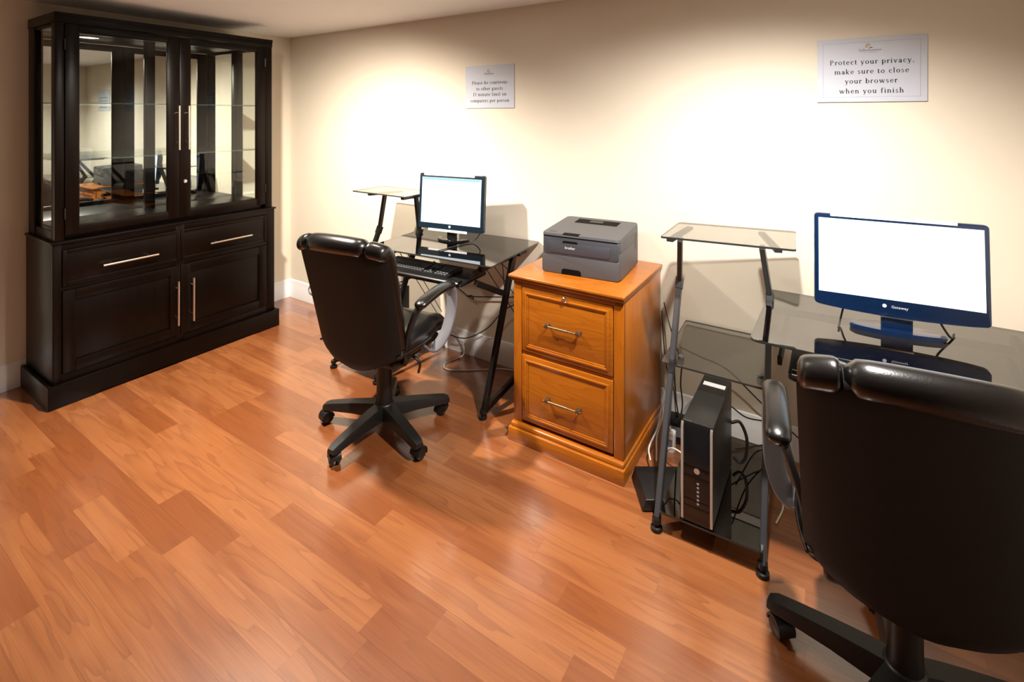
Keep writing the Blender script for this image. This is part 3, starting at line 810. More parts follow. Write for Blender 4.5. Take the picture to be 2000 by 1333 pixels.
# ------------------------------------------------------------------ monitors
def build_monitor(label, loc, rz, W, H, zbot, bez, chin, tilt, mat, scr, wide):
    t = thing('monitor', label, 'monitor', loc, rz)
    T = Matrix.Translation((0, 0, zbot)) @ Matrix.Rotation(-math.radians(tilt), 4, 'X')
    def add(nm, bm, m, parent=None, sm=40):
        bm.transform(T); return finish(nm, bm, m, parent or t, True, sm)
    # outline with a gently bowed chin
    def outline(w, h, x_in, zb, zt, r, bow):
        pts = rounded(-w / 2, w / 2, zb, zt, r, 4)
        if bow:
            q = []
            for (x, z) in pts:
                q.append((x, z))
            k = [(x, zb - bow * (1 - (2 * x / w) ** 2)) for x in [w / 2 * (-0.8 + 0.2 * i) for i in range(9)]]
            # insert between bottom-left and bottom-right arcs
            q = pts[:15] + k + pts[15:]
            return q
        return pts
    ol = outline(W, H, 0, 0, H, 0.012, 0.012 if wide else 0.0)
    bm = bmesh.new()
    prism(bm, ol, 'Y', 0.0, 0.030, 0.003)
    shell = add('housing', bm, mat)
    bm = bmesh.new()
    prism(bm, rounded(-W * 0.38, W * 0.38, H * 0.12, H * 0.88, 0.03), 'Y', 0.028, 0.055, 0.01, 3)
    add('rear_cover', bm, 'black', shell)
    x0, x1, z0, z1 = -W / 2 + bez, W / 2 - bez, chin, H - bez * 1.2
    sc_o = add('screen', B(x0, x1, -0.0012, 0.004, z0, z1), scr)
    if not wide:
        add('browser_bar', B(x0 + 0.004, x1 - 0.004, -0.0016, -0.0012, z1 - 0.016, z1 - 0.001), 'bar', sc_o)
        add('address_line', B(x0 + 0.004, x0 + 0.15, -0.0016, -0.0012, z1 - 0.024, z1 - 0.0215), 'bar', sc_o)
    # paper strips stuck to the rim
    if wide:
        add('paper_strip', B(-W / 2 + 0.050, W / 2 - 0.080, -0.0015, -0.0002, H - 0.0085, H + 0.0035), 'white')
        bm = bmesh.new()
        for k in range(5):
            box(bm, W / 2 - 0.17 + k * 0.017, W / 2 - 0.166 + k * 0.017, -0.0019, -0.0014, H - 0.007, H - 0.004)
        add('strip_print', bm, 'inkpale')
        bm = bmesh.new()
        text_mesh(bm, 'Gateway', 0.0125, (0.006, -0.0008, chin * 0.50), (1, 0, 0), (0, 0, 1), (0, -1, 0), 'C', 0, 1.05)
        add('maker_name', bm, 'inkpale', sm=None)
        bm = bmesh.new()
        lathe(bm, [(0.0062, 0.0), (0.0062, -0.0006), (0.002, -0.0006)], (-0.036, -0.0002, chin * 0.52), 12, 'Y')
        box(bm, -0.0375, -0.0345, -0.0012, -0.0006, chin * 0.52 - 0.003, chin * 0.52 + 0.006)
        add('maker_emblem', bm, 'inkpale')
    else:
        add('paper_strip', B(-W / 2 + 0.032, W / 2 - 0.065, -0.0015, -0.0002, H - 0.0135, H + 0.002), 'white')
        add('paper_strip', B(-W / 2 + 0.075, W / 2 - 0.105, -0.0015, -0.0002, -0.010, 0.003), 'white')
        bm = bmesh.new()
        lathe(bm, [(0.0075, 0.0), (0.0075, -0.0006), (0.0055, -0.0008)], (0.0, -0.0002, chin * 0.58), 14, 'Y')
        add('maker_emblem', bm, 'inkpale')
    # stand
    if wide:
        bm = bmesh.new()
        sweep(bm, smooth_path([(0, 0.020, 0.006), (0, 0.020, 0.05), (0, 0.030, zbot + 0.06)], 5), lambda k: rect(0.044, 0.011, 0.004), (1, 0, 0))
        finish('neck', bm, 'navy', t, True, 40)
        bm = bmesh.new()
        base = [(0.135 * math.cos(a) , 0.012 + 0.062 * math.sin(a) * (1.0 if math.sin(a) > 0 else 0.55)) for a in [2 * math.pi * k / 40 for k in range(40)]]
        prism(bm, base, 'Z', 0.0, 0.016, 0.006, 3)
        finish('base', bm, 'navy', t, True, 40)
        finish('neck_band', B(-0.046, 0.046, 0.006, 0.012, 0.052, 0.062, 0.002), 'steel', t, True, 40)
    else:
        bm = bmesh.new()
        sweep(bm, smooth_path([(0, 0.030, 0.006), (0, 0.030, 0.05), (0, 0.035, zbot + 0.09)], 5), lambda k: rect(0.030, 0.014, 0.005), (1, 0, 0))
        finish('neck', bm, 'black_gloss', t, True, 40)
        bm = bmesh.new()
        # crescent foot
        outer = [(0.105 * math.cos(a), -0.085 * math.sin(a) + 0.055) for a in [math.pi * k / 20 for k in range(21)]]
        inner = [(0.078 * math.cos(a), -0.052 * math.sin(a) + 0.055) for a in [math.pi * k / 20 for k in range(20, -1, -1)]]
        prism(bm, outer + inner, 'Z', 0.0, 0.010, 0.003, 2)
        box(bm, -0.026, 0.026, -0.025, 0.05, 0.0, 0.012, 0.003)
        finish('base', bm, 'black_gloss', t, True, 40)
    return t

build_monitor('small square-ish monitor with white lit screen on the left desk', (2.006, -0.290, 0.8045), math.radians(8.5), 0.446, 0.332, 0.062, 0.020, 0.036, 4.0, 'teal', 'screen', False)
build_monitor('wide dark-rimmed monitor with white lit screen on the right desk', (4.101, -0.438, 0.8005), math.radians(5.0), 0.484, 0.324, 0.070, 0.0135, 0.046, 4.0, 'navy', 'screen2', True)

# ------------------------------------------------------------------ keyboard
def build_keyboard():
    t = thing('keyboard', 'black computer keyboard on the sliding tray of the left desk', 'keyboard', (2.000, -0.530, 0.7005), math.radians(4.0))
    W, D = 0.46, 0.150
    bm = bmesh.new()
    prism(bm, [(-D / 2, 0), (D / 2, 0), (D / 2, 0.024), (-D / 2, 0.012)], 'X', -W / 2, W / 2, 0.002)
    finish('case', bm, 'black', t, True, 40)
    bm = bmesh.new()
    rows = 6
    for r in range(rows):
        y = -0.056 + r * 0.0205 + (0.006 if r == 5 else 0)
        z = 0.012 + (y + D / 2) / D * 0.012
        def keys(xa, xb, n):
            w = (xb - xa) / n
            for k in range(n):
                box(bm, xa + k * w + 0.0012, xa + (k + 1) * w - 0.0012, y - 0.0085, y + 0.0085, z - 0.001, z + 0.006, 0.0015, 1)
        if r == 0:
            keys(-0.22, -0.15, 3); keys(-0.15, -0.02, 1); keys(-0.02, 0.06, 4)
        else:
            keys(-0.22, 0.06, 14 + (r % 2))
        if r in (0,): keys(0.072, 0.130, 3)
        if r == 1: keys(0.091, 0.111, 1)
        if r in (3, 4, 5): keys(0.072, 0.130, 3)
        if r < 5: keys(0.142, 0.220, 4)
    o = finish('keys', bm, 'key', t, True, None); o['kind'] = 'stuff'
build_keyboard()

# ------------------------------------------------------------------ printer
def build_printer():
    t = thing('printer', 'grey laser printer standing on the oak filing cabinet', 'printer', (2.893, -0.245, 0.788), math.radians(5.0))
    W, D, H = 0.388, 0.355, 0.198
    f = -D / 2
    bm = bmesh.new()
    prism(bm, rounded(-W / 2, W / 2, f, D / 2, 0.022), 'Z', 0.004, 0.126, 0.003)
    prism(bm, rounded(-W / 2, W / 2, f + 0.002, D / 2, 0.022), 'Z', 0.127, 0.180, 0.002)
    finish('body', bm, 'printer', t, True, 40)
    # sloping lid, higher at the back
    bm = bmesh.new()
    t2 = bmesh.new()
    ol = rounded(-W / 2 - 0.001, W / 2 + 0.001, f - 0.002, D / 2, 0.024)
    v0 = [t2.verts.new((x, y, 0.178)) for x, y in ol]
    v1 = [t2.verts.new((x * 0.985, y * 0.985, 0.190 + 0.016 * (y - f) / D)) for x, y in ol]
    t2.faces.new(v0[::-1]); t2.faces.new(v1)
    for i in range(len(ol)): t2.faces.new((v0[i], v0[(i + 1) % len(ol)], v1[(i + 1) % len(ol)], v1[i]))
    join(bm, t2)
    lid = finish('lid', bm, 'printer', t, True, 40)
    def onlid(x0, x1, y0, y1, h0, h1, m, nm):
        z = lambda y: 0.190 + 0.016 * (y - f) / D
        bm = bmesh.new()
        ps = [(x0, y0), (x1, y0), (x1, y1), (x0, y1)]
        a = [bm.verts.new((x, y, z(y) + h0)) for x, y in ps]; b_ = [bm.verts.new((x, y, z(y) + h1)) for x, y in ps]
        bm.faces.new(a[::-1]); bm.faces.new(b_)
        for i in range(4): bm.faces.new((a[i], a[(i + 1) % 4], b_[(i + 1) % 4], b_[i]))
        return finish(nm, bm, m, lid, True)
    onlid(-0.112, 0.112, 0.055, 0.135, -0.004, 0.0012, 'dark', 'paper_exit')  # raised dark slab painted in place of the shaded slot
    onlid(-0.04, 0.03, 0.080, 0.120, 0.0010, 0.0022, 'black', 'exit_flap')
    onlid(-0.085, -0.005, f + 0.000, f + 0.030, -0.006, 0.0010, 'dark', 'finger_notch')
    onlid(-0.165, -0.135, f + 0.03, f + 0.05, 0.0, 0.0012, 'printer_d', 'power_button')
    finish('lid_gap', B(-W / 2 + 0.012, W / 2 - 0.012, f - 0.0032, f + 0.02, 0.1735, 0.1795), 'dark', t, True)
    fp = finish('front_panel', prism(bmesh.new(), rounded(-W / 2 + 0.014, W / 2 - 0.006, 0.092, 0.174, 0.010), 'Y', f - 0.003, f + 0.02, 0.002), 'printer_d', t, True, 40)
    finish('manual_feed', prism(bmesh.new(), rounded(-W / 2 + 0.040, W / 2 - 0.045, 0.100, 0.152, 0.006), 'Y', f - 0.0055, f, 0.002), 'printer_d', fp, True, 40)
    finish('feed_grip', prism(bmesh.new(), [(-0.085, 0.150), (-0.005, 0.150), (-0.012, 0.160), (-0.080, 0.160)], 'Y', f - 0.006, f, 0.001), 'dark', fp, True)
    bm = bmesh.new()
    text_mesh(bm, 'brother', 0.0165, (-0.045, f - 0.0062, 0.128), (1, 0, 0), (0, 0, 1), (0, -1, 0), 'C', 0, 1.0)
    text_mesh(bm, 'brother', 0.0165, (-0.0446, f - 0.0062, 0.1283), (1, 0, 0), (0, 0, 1), (0, -1, 0), 'C', 0, 1.0)
    finish('maker_name', bm, 'white', fp, True)
    tr = finish('paper_tray', prism(bmesh.new(), rounded(-W / 2 + 0.004, W / 2 - 0.004, 0.002, 0.089, 0.008), 'Y', f - 0.0025, f + 0.03, 0.002), 'printer', t, True, 40)
    finish('tray_grip', prism(bmesh.new(), [(-0.090, 0.001), (0.010, 0.001), (0.008, 0.020), (0.000, 0.027), (-0.080, 0.027), (-0.088, 0.020)], 'Y', f - 0.0032, f, 0.0005), 'dark', tr, True)
    finish('side_grip', B(W / 2 - 0.004, W / 2 + 0.0012, 0.105, 0.135, 0.085, 0.165, 0.001), 'printer_d', t, True)
build_printer()

# ------------------------------------------------------------------ office chairs
def pillow(bm, NU, NV, fpos, thick):
    """closed cushion: front and back sheets meeting at the rim"""
    F, Bk = {}, {}
    for i in range(NU + 1):
        for j in range(NV + 1):
            u, v = -1 + 2 * i / NU, j / NV
            p, n = fpos(u, v)
            tf, tb = thick(u, v)
            if i in (0, NU) or j in (0, NV):
                F[i, j] = Bk[i, j] = bm.verts.new(p)
            else:
                F[i, j] = bm.verts.new(p + n * tf); Bk[i, j] = bm.verts.new(p - n * tb)
    for i in range(NU):
        for j in range(NV):
            bm.faces.new((F[i, j], F[i + 1, j], F[i + 1, j + 1], F[i, j + 1]))
            bm.faces.new((Bk[i, j], Bk[i, j + 1], Bk[i + 1, j + 1], Bk[i + 1, j]))
    return bm

def build_chair(label, loc, rz, base_deg):
    t = thing('office_chair', label, 'chair', (loc[0], loc[1], 0), rz, 'black swivel chairs at the desks')
    yb0, zb, zt = -0.175, 0.385, 0.998
    lean = 0.245
    def half_w(v):
        w = 0.232 + 0.024 * v
        if v < 0.14: w *= 0.70 + 0.30 * math.sqrt(max(0, 1 - ((0.14 - v) / 0.14) ** 2.2))
        if v > 0.90: w *= 1 - 0.35 * ((v - 0.90) / 0.10) ** 2.2
        return w
    def bpos(u, v):
        z = zb + (zt - zb) * v + (0.055 * u * u * (1 - v) ** 3) + (0.014 * (1 - u * u) * v ** 4)
        x = half_w(v) * u
        y = yb0 - lean * (z - zb) - 0.03 * (1 - u * u) + 0.030 * abs(u) ** 3 + 0.02 * math.sin(math.pi * v) * (1 - u * u)
        return Vector((x, y, z)), Vector((0, 0.97, 0.22)).normalized()
    def env(u, v): return (max(0, 1 - abs(u) ** 6)) ** 0.5 * (max(0, 1 - abs(2 * v - 1) ** 10)) ** 0.5
    # rear shell panel
    bm = pillow(bmesh.new(), 26, 26, lambda u, v: bpos(u, v), lambda u, v: (0.012 * env(u, v), 0.020 * env(u, v)))
    finish('back_panel', bm, 'backcloth', t, True, 70)
    # front cushion
    def cpos(u, v):
        p, n = bpos(u * 0.99, 0.02 + v * 0.95)
        return p + n * 0.030, n
    def cth(u, v):
        ch = 0.012 * abs(math.sin(v * math.pi * 4))
        side = 0.03 * math.exp(-((abs(u) - 0.8) / 0.18) ** 2)
        return ((0.050 + ch + side) * env(u, v), 0.024 * env(u, v))
    bm = pillow(bmesh.new(), 26, 34, cpos, cth)
    finish('backrest', bm, 'leather', t, True, 70)
    # rolled top in three sewn sections
    for (a, b_) in ((-0.251, -0.168), (-0.165, 0.165), (0.168, 0.251)):
        rings = []
        N = 14
        for k in range(N + 1):
            s = k / N
            x = a + (b_ - a) * s
            u = x / 0.25
            rr = 0.045 * (1 - 0.16 * u * u) * (1 - abs(2 * s - 1) ** (14 if b_ - a > 0.2 else 6) * 0.30)
            if k in (0, N): rr *= 0.72
            cz = 0.976 + 0.012 * (1 - u * u) - 0.020 * u ** 4
            cy = yb0 - lean * (0.95 - zb) + 0.012 - 0.026 * (1 - u * u) + 0.022 * abs(u) ** 3
            rings.append([Vector((x, cy + rr * math.cos(q) * 1.02, cz + rr * math.sin(q) * 0.95)) for q in [2 * math.pi * m / 18 for m in range(18)]])
        finish('headrest_roll', ring_strip(bmesh.new(), rings), 'leather', t, True, 65)
    # seat
    def spos(u, v):
        w = 0.245 * (0.86 + 0.14 * math.sin(math.pi * min(1, v * 1.2 + 0.15)))
        if v > 0.85: w *= 1 - 0.22 * ((v - 0.85) / 0.15) ** 2
        y = -0.19 + 0.510 * v - 0.03 * (u * u) * (v > 0.5) * (2 * v - 1)
        z = 0.470 - 0.035 * max(0, v - 0.75) ** 1.5 * 8 + 0.008 * abs(u) ** 3
        return Vector((w * u, y, z)), Vector((0, 0, 1))
    bm = pillow(bmesh.new(), 24, 24, spos, lambda u, v: ((0.042 + 0.012 * math.exp(-((abs(u) - 0.75) / 0.2) ** 2)) * env(u, v), 0.045 * env(u, v)))
    st = finish('seat', bm, 'leather', t, True, 70)
    rim = [spos(-1 + 2 * i / 20, 1.0)[0] for i in range(21)]
    rim = [spos(-1, j / 16)[0] for j in range(17)] + rim[1:-1] + [spos(1, 1 - j / 16)[0] for j in range(17)]
    finish('seat_piping', tube(bmesh.new(), rim, 0.005, 6), 'leather', st, True, 70)
    finish('seat_pan', B(-0.19, 0.19, -0.17, 0.20, 0.402, 0.436, 0.012, 3), 'nylon', t, True, 40)
    # mechanism, lever, knob
    bm = bmesh.new()
    box(bm, -0.075, 0.075, -0.10, 0.11, 0.355, 0.404, 0.012, 3)
    finish('tilt_mechanism', bm, 'nylon', t, True, 40)
    finish('tension_knob', lathe(bmesh.new(), [(0.022, 0.0), (0.024, 0.012), (0.024, 0.040), (0.016, 0.044), (0.002, 0.044)], (0, 0.075, 0.312), 14), 'nylon', t, True, 40)
    finish('height_lever', sweep(bmesh.new(), smooth_path([(0.06, 0.02, 0.385), (0.15, 0.03, 0.375), (0.185, 0.035, 0.345), (0.178, 0.035, 0.300)], 6), lambda k: circ(0.008, 8, 0.006)), 'nylon', t, True, 60)
    # back bar
    finish('back_bar', sweep(bmesh.new(), smooth_path([(0, -0.05, 0.395), (0, -0.13, 0.400), (0, -0.160, 0.45), (0, -0.185, 0.56)], 6), lambda k: rect(0.038, 0.007, 0.002), (1, 0, 0)), 'nylon', t, True, 50)
    # arms
    for s in (-1, 1):
        pad = smooth_path([(s * 0.288, -0.125, 0.686), (s * 0.290, -0.085, 0.702), (s * 0.294, 0.02, 0.718), (s * 0.298, 0.100, 0.719), (s * 0.300, 0.155, 0.706)], 7)
        def pp(k):
            e = (1 - abs(2 * k - 1) ** 5) ** 0.5 * 0.75 + 0.25
            return circ(0.034 * e, 16, 0.019 * (e * 0.6 + 0.4))
        ao = finish('arm_pad', sweep(bmesh.new(), pad, pp, (1, 0, 0)), 'leather', t, True, 60)
        fr = smooth_path([(s * 0.298, 0.125, 0.706), (s * 0.303, 0.140, 0.660), (s * 0.303, 0.125, 0.570), (s * 0.293, 0.085, 0.485), (s * 0.252, 0.055, 0.428), (s * 0.150, 0.040, 0.412)], 7)
        finish('arm_support', sweep(bmesh.new(), fr, lambda k: rect(0.029, 0.0065, 0.002), (1, 0, 0.3 * s)), 'armpaint', t, True, 50)
        rl = smooth_path([(s * 0.280, -0.080, 0.692), (s * 0.266, -0.108, 0.655), (s * 0.240, -0.120, 0.575), (s * 0.222, -0.115, 0.480), (s * 0.212, -0.105, 0.428), (s * 0.140, -0.080, 0.412)], 7)
        finish('arm_bracket', sweep(bmesh.new(), rl, lambda k: rect(0.0085, 0.023, 0.003), (1, 0.15, 0)), 'nylon', t, True, 50)
    # gas column and star base
    finish('gas_column', lathe(bmesh.new(), [(0.043, 0.085), (0.043, 0.13), (0.039, 0.15), (0.037, 0.32), (0.033, 0.322), (0.026, 0.34), (0.026, 0.36)], (0, 0, 0), 22), 'nylon', t, True, 40)
    hub = finish('base_hub', lathe(bmesh.new(), [(0.030, 0.070), (0.055, 0.075), (0.058, 0.110), (0.046, 0.135), (0.040, 0.138)], (0, 0, 0), 24), 'nylon', t, True, 40)
    for k in range(5):
        a = math.radians(base_deg + 72 * k) - rz
        d = Vector((math.cos(a), math.sin(a), 0)); n = Vector((-math.sin(a), math.cos(a), 0))
        rings = []
        for r, zt_, zl, w in ((0.030, 0.134, 0.070, 0.036), (0.08, 0.130, 0.072, 0.035), (0.16, 0.120, 0.074, 0.032), (0.25, 0.106, 0.070, 0.029), (0.306, 0.096, 0.066, 0.027), (0.328, 0.086, 0.066, 0.020)):
            b_ = d * r
            rings.append([b_ + n * w + Vector((0, 0, zl)), b_ + n * w * 0.92 + Vector((0, 0, (zl + zt_ * 2) / 3)), b_ + n * w * 0.74 + Vector((0, 0, zt_)),
                          b_ - n * w * 0.74 + Vector((0, 0, zt_)), b_ - n * w * 0.92 + Vector((0, 0, (zl + zt_ * 2) / 3)), b_ - n * w + Vector((0, 0, zl))])
        finish('base_leg', ring_strip(bmesh.new(), rings), 'nylon', t, True, 35)
        # twin-wheel caster, turned a little at random
        rc = d * 0.302
        ca_ = a + (0.9, 2.0, -0.6, 2.6, 0.3)[k]
        ax = Vector((math.cos(ca_), math.sin(ca_), 0)); fw = Vector((-ax.y, ax.x, 0))
        cc = rc + fw * 0.014
        bm = bmesh.new()
        tube(bm, [rc + Vector((0, 0, 0.050)), rc + Vector((0, 0, 0.075))], 0.0075, 10)
        rings = []
        for m in range(11):
            g = math.radians(-20 + 20 * m)
            q = cc + Vector((0, 0, 0.030)) + fw * (math.cos(g) * 0.0315) + Vector((0, 0, math.sin(g) * 0.0315))
            rings.append((q, cc + Vector((0, 0, 0.030)) + (q - cc - Vector((0, 0, 0.030))) * 0.8))
        rr = [[p - ax * 0.026, p + ax * 0.026, q - 0 * ax + ax * 0.026, q - ax * 0.026] for p, q in rings]
        ring_strip(bm, rr)
        co = finish('caster_hood', bm, 'nylon', t, True, 40)
        for sg in (-1, 1):
            rings = []
            for rad, h in ((0.004, 0.004), (0.022, 0.004), (0.0285, 0.007), (0.030, 0.012), (0.0285, 0.020), (0.022, 0.0245), (0.004, 0.0265)):
                rings.append([cc + Vector((0, 0, 0.030)) + ax * (sg * h) + fw * (rad * math.cos(q)) + Vector((0, 0, rad * math.sin(q))) for q in [2 * math.pi * m / 20 for m in range(20)]])
            finish('caster_wheel', ring_strip(bmesh.new(), rings), 'nylon', co, True, 40)
    return t

build_chair('black leather office chair at the left desk in front of the keyboard', (2.052, -0.842), math.radians(8.0), 56.6)
build_chair('black office chair at the right desk in front of the wide monitor', (4.072, -0.945), math.radians(5.0), 168.0)

# ------------------------------------------------------------------ computer towers
def build_tower(label, loc, rz=0.0):
    t = thing('computer_tower', label, 'computer', loc, rz, 'black computer towers under the desks')
    W, D, H = 0.108, 0.385, 0.358
    bm = B(-W / 2, W / 2, 0.012, D, 0.006, H - 0.002, 0.003)
    finish('case', bm, 'pcside', t, True, 40)
    bm = bmesh.new()
    prism(bm, [(0.0, 0.004), (0.016, 0.002), (0.016, H), (0.010, H - 0.001), (0.002, H - 0.012)], 'X', -W / 2 + 0.002, W / 2 - 0.002, 0.002)
    fb = finish('front_bezel', bm, 'black_gloss', t, True, 40)
    for s in (-1, 1):
        finish('silver_strip', sweep(bmesh.new(), [(s * (W / 2 - 0.004), -0.003, 0.012), (s * (W / 2 - 0.004), -0.003, H - 0.014), (s * (W / 2 - 0.004), 0.004, H - 0.002)], lambda k: rect(0.0042, 0.004, 0.0015), (1, 0, 0)), 'pcsilver', fb, True, 40)
    finish('maker_emblem', lathe(bmesh.new(), [(0.010, 0), (0.010, -0.0018), (0.002, -0.0018)], (0.000, 0.0005, 0.192), 18, 'Y'), 'pcsilver', fb, True, 40)
    bm = bmesh.new()
    for z in (0.170, 0.205, 0.085, 0.06):
        box(bm, -W / 2 + 0.010, W / 2 - 0.010, -0.0010, 0.001, z, z + 0.0022)
    finish('drive_slot', bm, 'dark', fb, True)
    bm = bmesh.new()
    for k in range(6):
        box(bm, 0.000, 0.008, -0.0014, 0.001, 0.072 + k * 0.0145, 0.079 + k * 0.0145, 0.0006, 1)
    finish('front_ports', bm, 'greyplast', fb, True)
    finish('top_sticker', B(-W / 2 + 0.012, W / 2 - 0.012, D - 0.085, D - 0.055, H - 0.0021, H - 0.0010), 'white', t, True)
    for s in (-1, 1):
        finish('case_foot', B(s * 0.038 - 0.012, s * 0.038 + 0.012, 0.025, D - 0.03, 0.0, 0.007, 0.001), 'black', t, True)
    return t
build_tower('black computer tower with two silver strips on the right desk shelf', (3.507, -0.722, 0.0855))
build_tower('black computer tower half hidden behind the left swivel chair', (1.545, -0.590, 0.0855))

# ------------------------------------------------------------------ router, power bricks
def build_router():
    t = thing('network_box', 'flat black network box on the floor by the filing cabinet', 'router', (3.327, -0.525, 0), math.radians(32))
    bm = bmesh.new()
    prism(bm, [(-0.105, 0.006), (0.100, 0.006), (0.092, 0.050), (-0.090, 0.050)], 'Y', -0.100, 0.090, 0.005, 3)
    finish('case', bm, 'black', t, True, 40)
    fr = finish('front_strip', B(-0.062, 0.060, -0.1025, -0.096, 0.016, 0.036, 0.002), 'black_gloss', t, True, 40)
    bm = bmesh.new()
    for x, z in ((-0.012, 0.029), (0.002, 0.025), (0.014, 0.030)):
        box(bm, x - 0.0018, x + 0.0018, -0.1032, -0.102, z - 0.0018, z + 0.0018)
    finish('indicator_light', bm, 'greyplast', fr, True)
    finish('print_label', B(-0.056, -0.036, -0.1032, -0.102, 0.024, 0.030), 'greyplast', fr, True)
    for x in (-0.055, 0.055):
        for y in (-0.08, 0.065):
            finish('rubber_foot', B(x - 0.008, x + 0.008, y - 0.008, y + 0.008, 0, 0.0065, 0.001), 'dark', t, True)
build_router()

def build_brick(label, c, s, rz, mat, cat='adapter', prong=True):
    t = thing('power_adapter', label, cat, c, rz)
    finish('case', prism(bmesh.new(), rounded(-s[0] / 2, s[0] / 2, -s[1] / 2, s[1] / 2, min(s[0], s[1]) * 0.18), 'Z', 0.0, s[2], 0.004, 3), mat, t, True, 40)
    finish('label_plate', B(-s[0] * 0.3, s[0] * 0.3, -s[1] / 2 - 0.0006, -s[1] / 2 + 0.002, s[2] * 0.3, s[2] * 0.7), 'greyplast', t, True)
    finish('strain_relief', lathe(bmesh.new(), [(0.007, 0), (0.005, 0.018), (0.003, 0.020)], (0, 0, s[2] - 0.001), 12), mat, t, True, 40)
build_brick('black power strip block standing behind the grey desk post', (3.290, -0.150, 0.0), (0.120, 0.060, 0.115), 0.08, 'black')
build_brick('small white plug adapter behind the left post of the right desk', (3.280, -0.235, 0.0), (0.050, 0.042, 0.085), 0.1, 'white')

# ------------------------------------------------------------------ cables
def cable(label, pts, r, mat, n=8):
    o = finish('cable', tube(bmesh.new(), pts, r, 8, n), mat, None, smooth=70)
    return tag(o, label, 'cable')
cable('black cable hanging down beside the oak filing cabinet', [(3.195, -0.03, 0.60), (3.235, -0.08, 0.52), (3.290, -0.16, 0.45), (3.325, -0.22, 0.42)], 0.0032, 'cable_b')
cable('thin black cable looping low beside the filing cabinet side', [(3.186, -0.04, 0.56), (3.20, -0.05, 0.40), (3.215, -0.06, 0.30), (3.26, -0.10, 0.22), (3.282, -0.140, 0.125)], 0.0028, 'cable_b')
cable('thin black cable slanting behind the tower to the chair arm', [(3.345, -0.30, 0.515), (3.400, -0.16, 0.43), (3.50, -0.07, 0.36), (3.62, -0.05, 0.255), (3.76, -0.05, 0.15), (3.90, -0.06, 0.06)], 0.0032, 'cable_b')
cable('black cable drooping in a loop right of the computer tower', [(3.56, -0.325, 0.33), (3.60, -0.20, 0.235), (3.67, -0.09, 0.18), (3.735, -0.08, 0.15), (3.70, -0.10, 0.105), (3.63, -0.16, 0.10), (3.575, -0.325, 0.16)], 0.0030, 'cable_b')
cable('thick black cable coil against the side of the tower', [(3.560, -0.335, 0.27), (3.590, -0.315, 0.27), (3.615, -0.31, 0.21), (3.612, -0.315, 0.135), (3.590, -0.32, 0.105), (3.565, -0.325, 0.125)], 0.0065, 'cable_b')
cable('black lead hanging straight down behind the grey desk post', [(3.345, -0.38, 0.515), (3.318, -0.30, 0.40), (3.312, -0.25, 0.25), (3.298, -0.160, 0.138)], 0.0032, 'cable_b')
cable('second black lead hanging nearer the tower behind the post', [(3.375, -0.38, 0.515), (3.345, -0.30, 0.36), (3.338, -0.24, 0.24), (3.312, -0.155, 0.138)], 0.0032, 'cable_b')
cable('white cord looped up on the floor by the filing cabinet', [(3.245, -0.415, 0.040), (3.222, -0.36, 0.06), (3.232, -0.27, 0.10), (3.225, -0.17, 0.15), (3.235, -0.15, 0.17), (3.243, -0.16, 0.16), (3.236, -0.28, 0.085), (3.252, -0.35, 0.05), (3.270, -0.41, 0.042)], 0.0036, 'cable_w')
cable('white cord running from the desk post to the tower', [(3.275, -0.33, 0.02), (3.325, -0.37, 0.098), (3.40, -0.40, 0.102), (3.448, -0.42, 0.094)], 0.0036, 'cable_w')
cable('pale cord lying on the floor right of the tower', [(3.58, -0.16, 0.006), (3.64, -0.10, 0.012), (3.70, -0.11, 0.008), (3.76, -0.20, 0.006), (3.80, -0.33, 0.006)], 0.0040, 'cable_w')
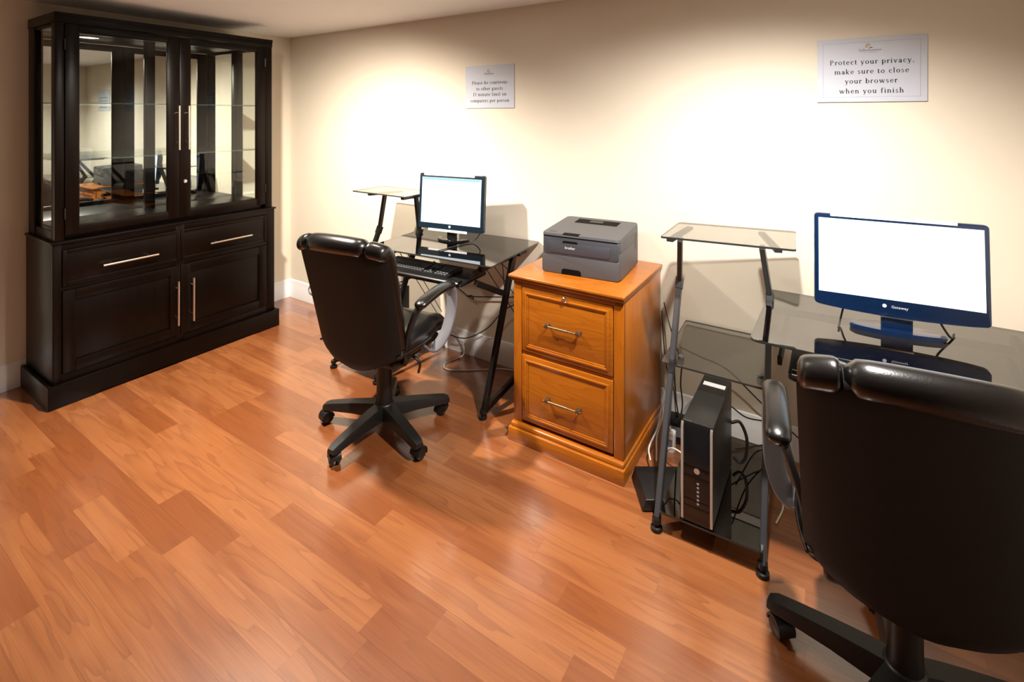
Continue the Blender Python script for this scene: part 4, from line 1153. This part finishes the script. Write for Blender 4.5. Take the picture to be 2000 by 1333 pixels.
cable('second pale cord on the floor near the right desk post', [(3.59, -0.20, 0.006), (3.66, -0.17, 0.006), (3.72, -0.22, 0.006), (3.75, -0.34, 0.006), (3.735, -0.45, 0.006)], 0.0034, 'cable_w')
cable('black cable stretched along the wall under the left desk', [(1.72, -0.05, 0.50), (1.88, -0.03, 0.415), (1.945, -0.03, 0.385), (1.985, -0.03, 0.375), (1.975, -0.03, 0.395), (1.935, -0.03, 0.385), (1.99, -0.03, 0.392), (2.14, -0.03, 0.42), (2.33, -0.03, 0.46), (2.55, -0.04, 0.55)], 0.0036, 'cable_b')
cable('black cable sagging between chair and oak cabinet', [(1.70, -0.07, 0.20), (1.76, -0.06, 0.135), (1.88, -0.055, 0.115), (1.98, -0.05, 0.14), (2.12, -0.05, 0.235), (2.23, -0.05, 0.36), (2.34, -0.05, 0.43), (2.52, -0.055, 0.53)], 0.0034, 'cable_b')
cable('white cord curling on the floor under the left desk', [(1.79, -0.03, 0.14), (1.86, -0.03, 0.12), (1.905, -0.03, 0.06), (1.918, -0.045, 0.010), (1.905, -0.105, 0.004), (1.885, -0.185, 0.004), (1.925, -0.235, 0.004), (2.00, -0.215, 0.004), (2.10, -0.145, 0.004), (2.25, -0.040, 0.004), (2.45, -0.030, 0.004)], 0.0036, 'cable_w')
cable('grey cord loop on the baseboard near the room corner', [(0.40, -0.022, 0.165), (0.32, -0.02, 0.155), (0.288, -0.02, 0.13), (0.283, -0.02, 0.105), (0.305, -0.02, 0.085), (0.40, -0.022, 0.075)], 0.0038, 'cable_g')
cable('black lead behind the small monitor running down to the desk', [(2.155, -0.225, 0.90), (2.165, -0.20, 0.86), (2.150, -0.24, 0.815), (2.130, -0.31, 0.808), (2.115, -0.40, 0.808), (2.10, -0.50, 0.808)], 0.0030, 'cable_b')
cable('short black lead hanging left of the wide monitor foot', [(3.965, -0.405, 0.89), (3.950, -0.400, 0.86), (3.938, -0.43, 0.815), (3.932, -0.49, 0.8055)], 0.0034, 'cable_b')
cable('short black lead hanging right of the wide monitor foot', [(4.205, -0.385, 0.89), (4.215, -0.375, 0.86), (4.245, -0.385, 0.808), (4.262, -0.34, 0.8055)], 0.0034, 'cable_b')
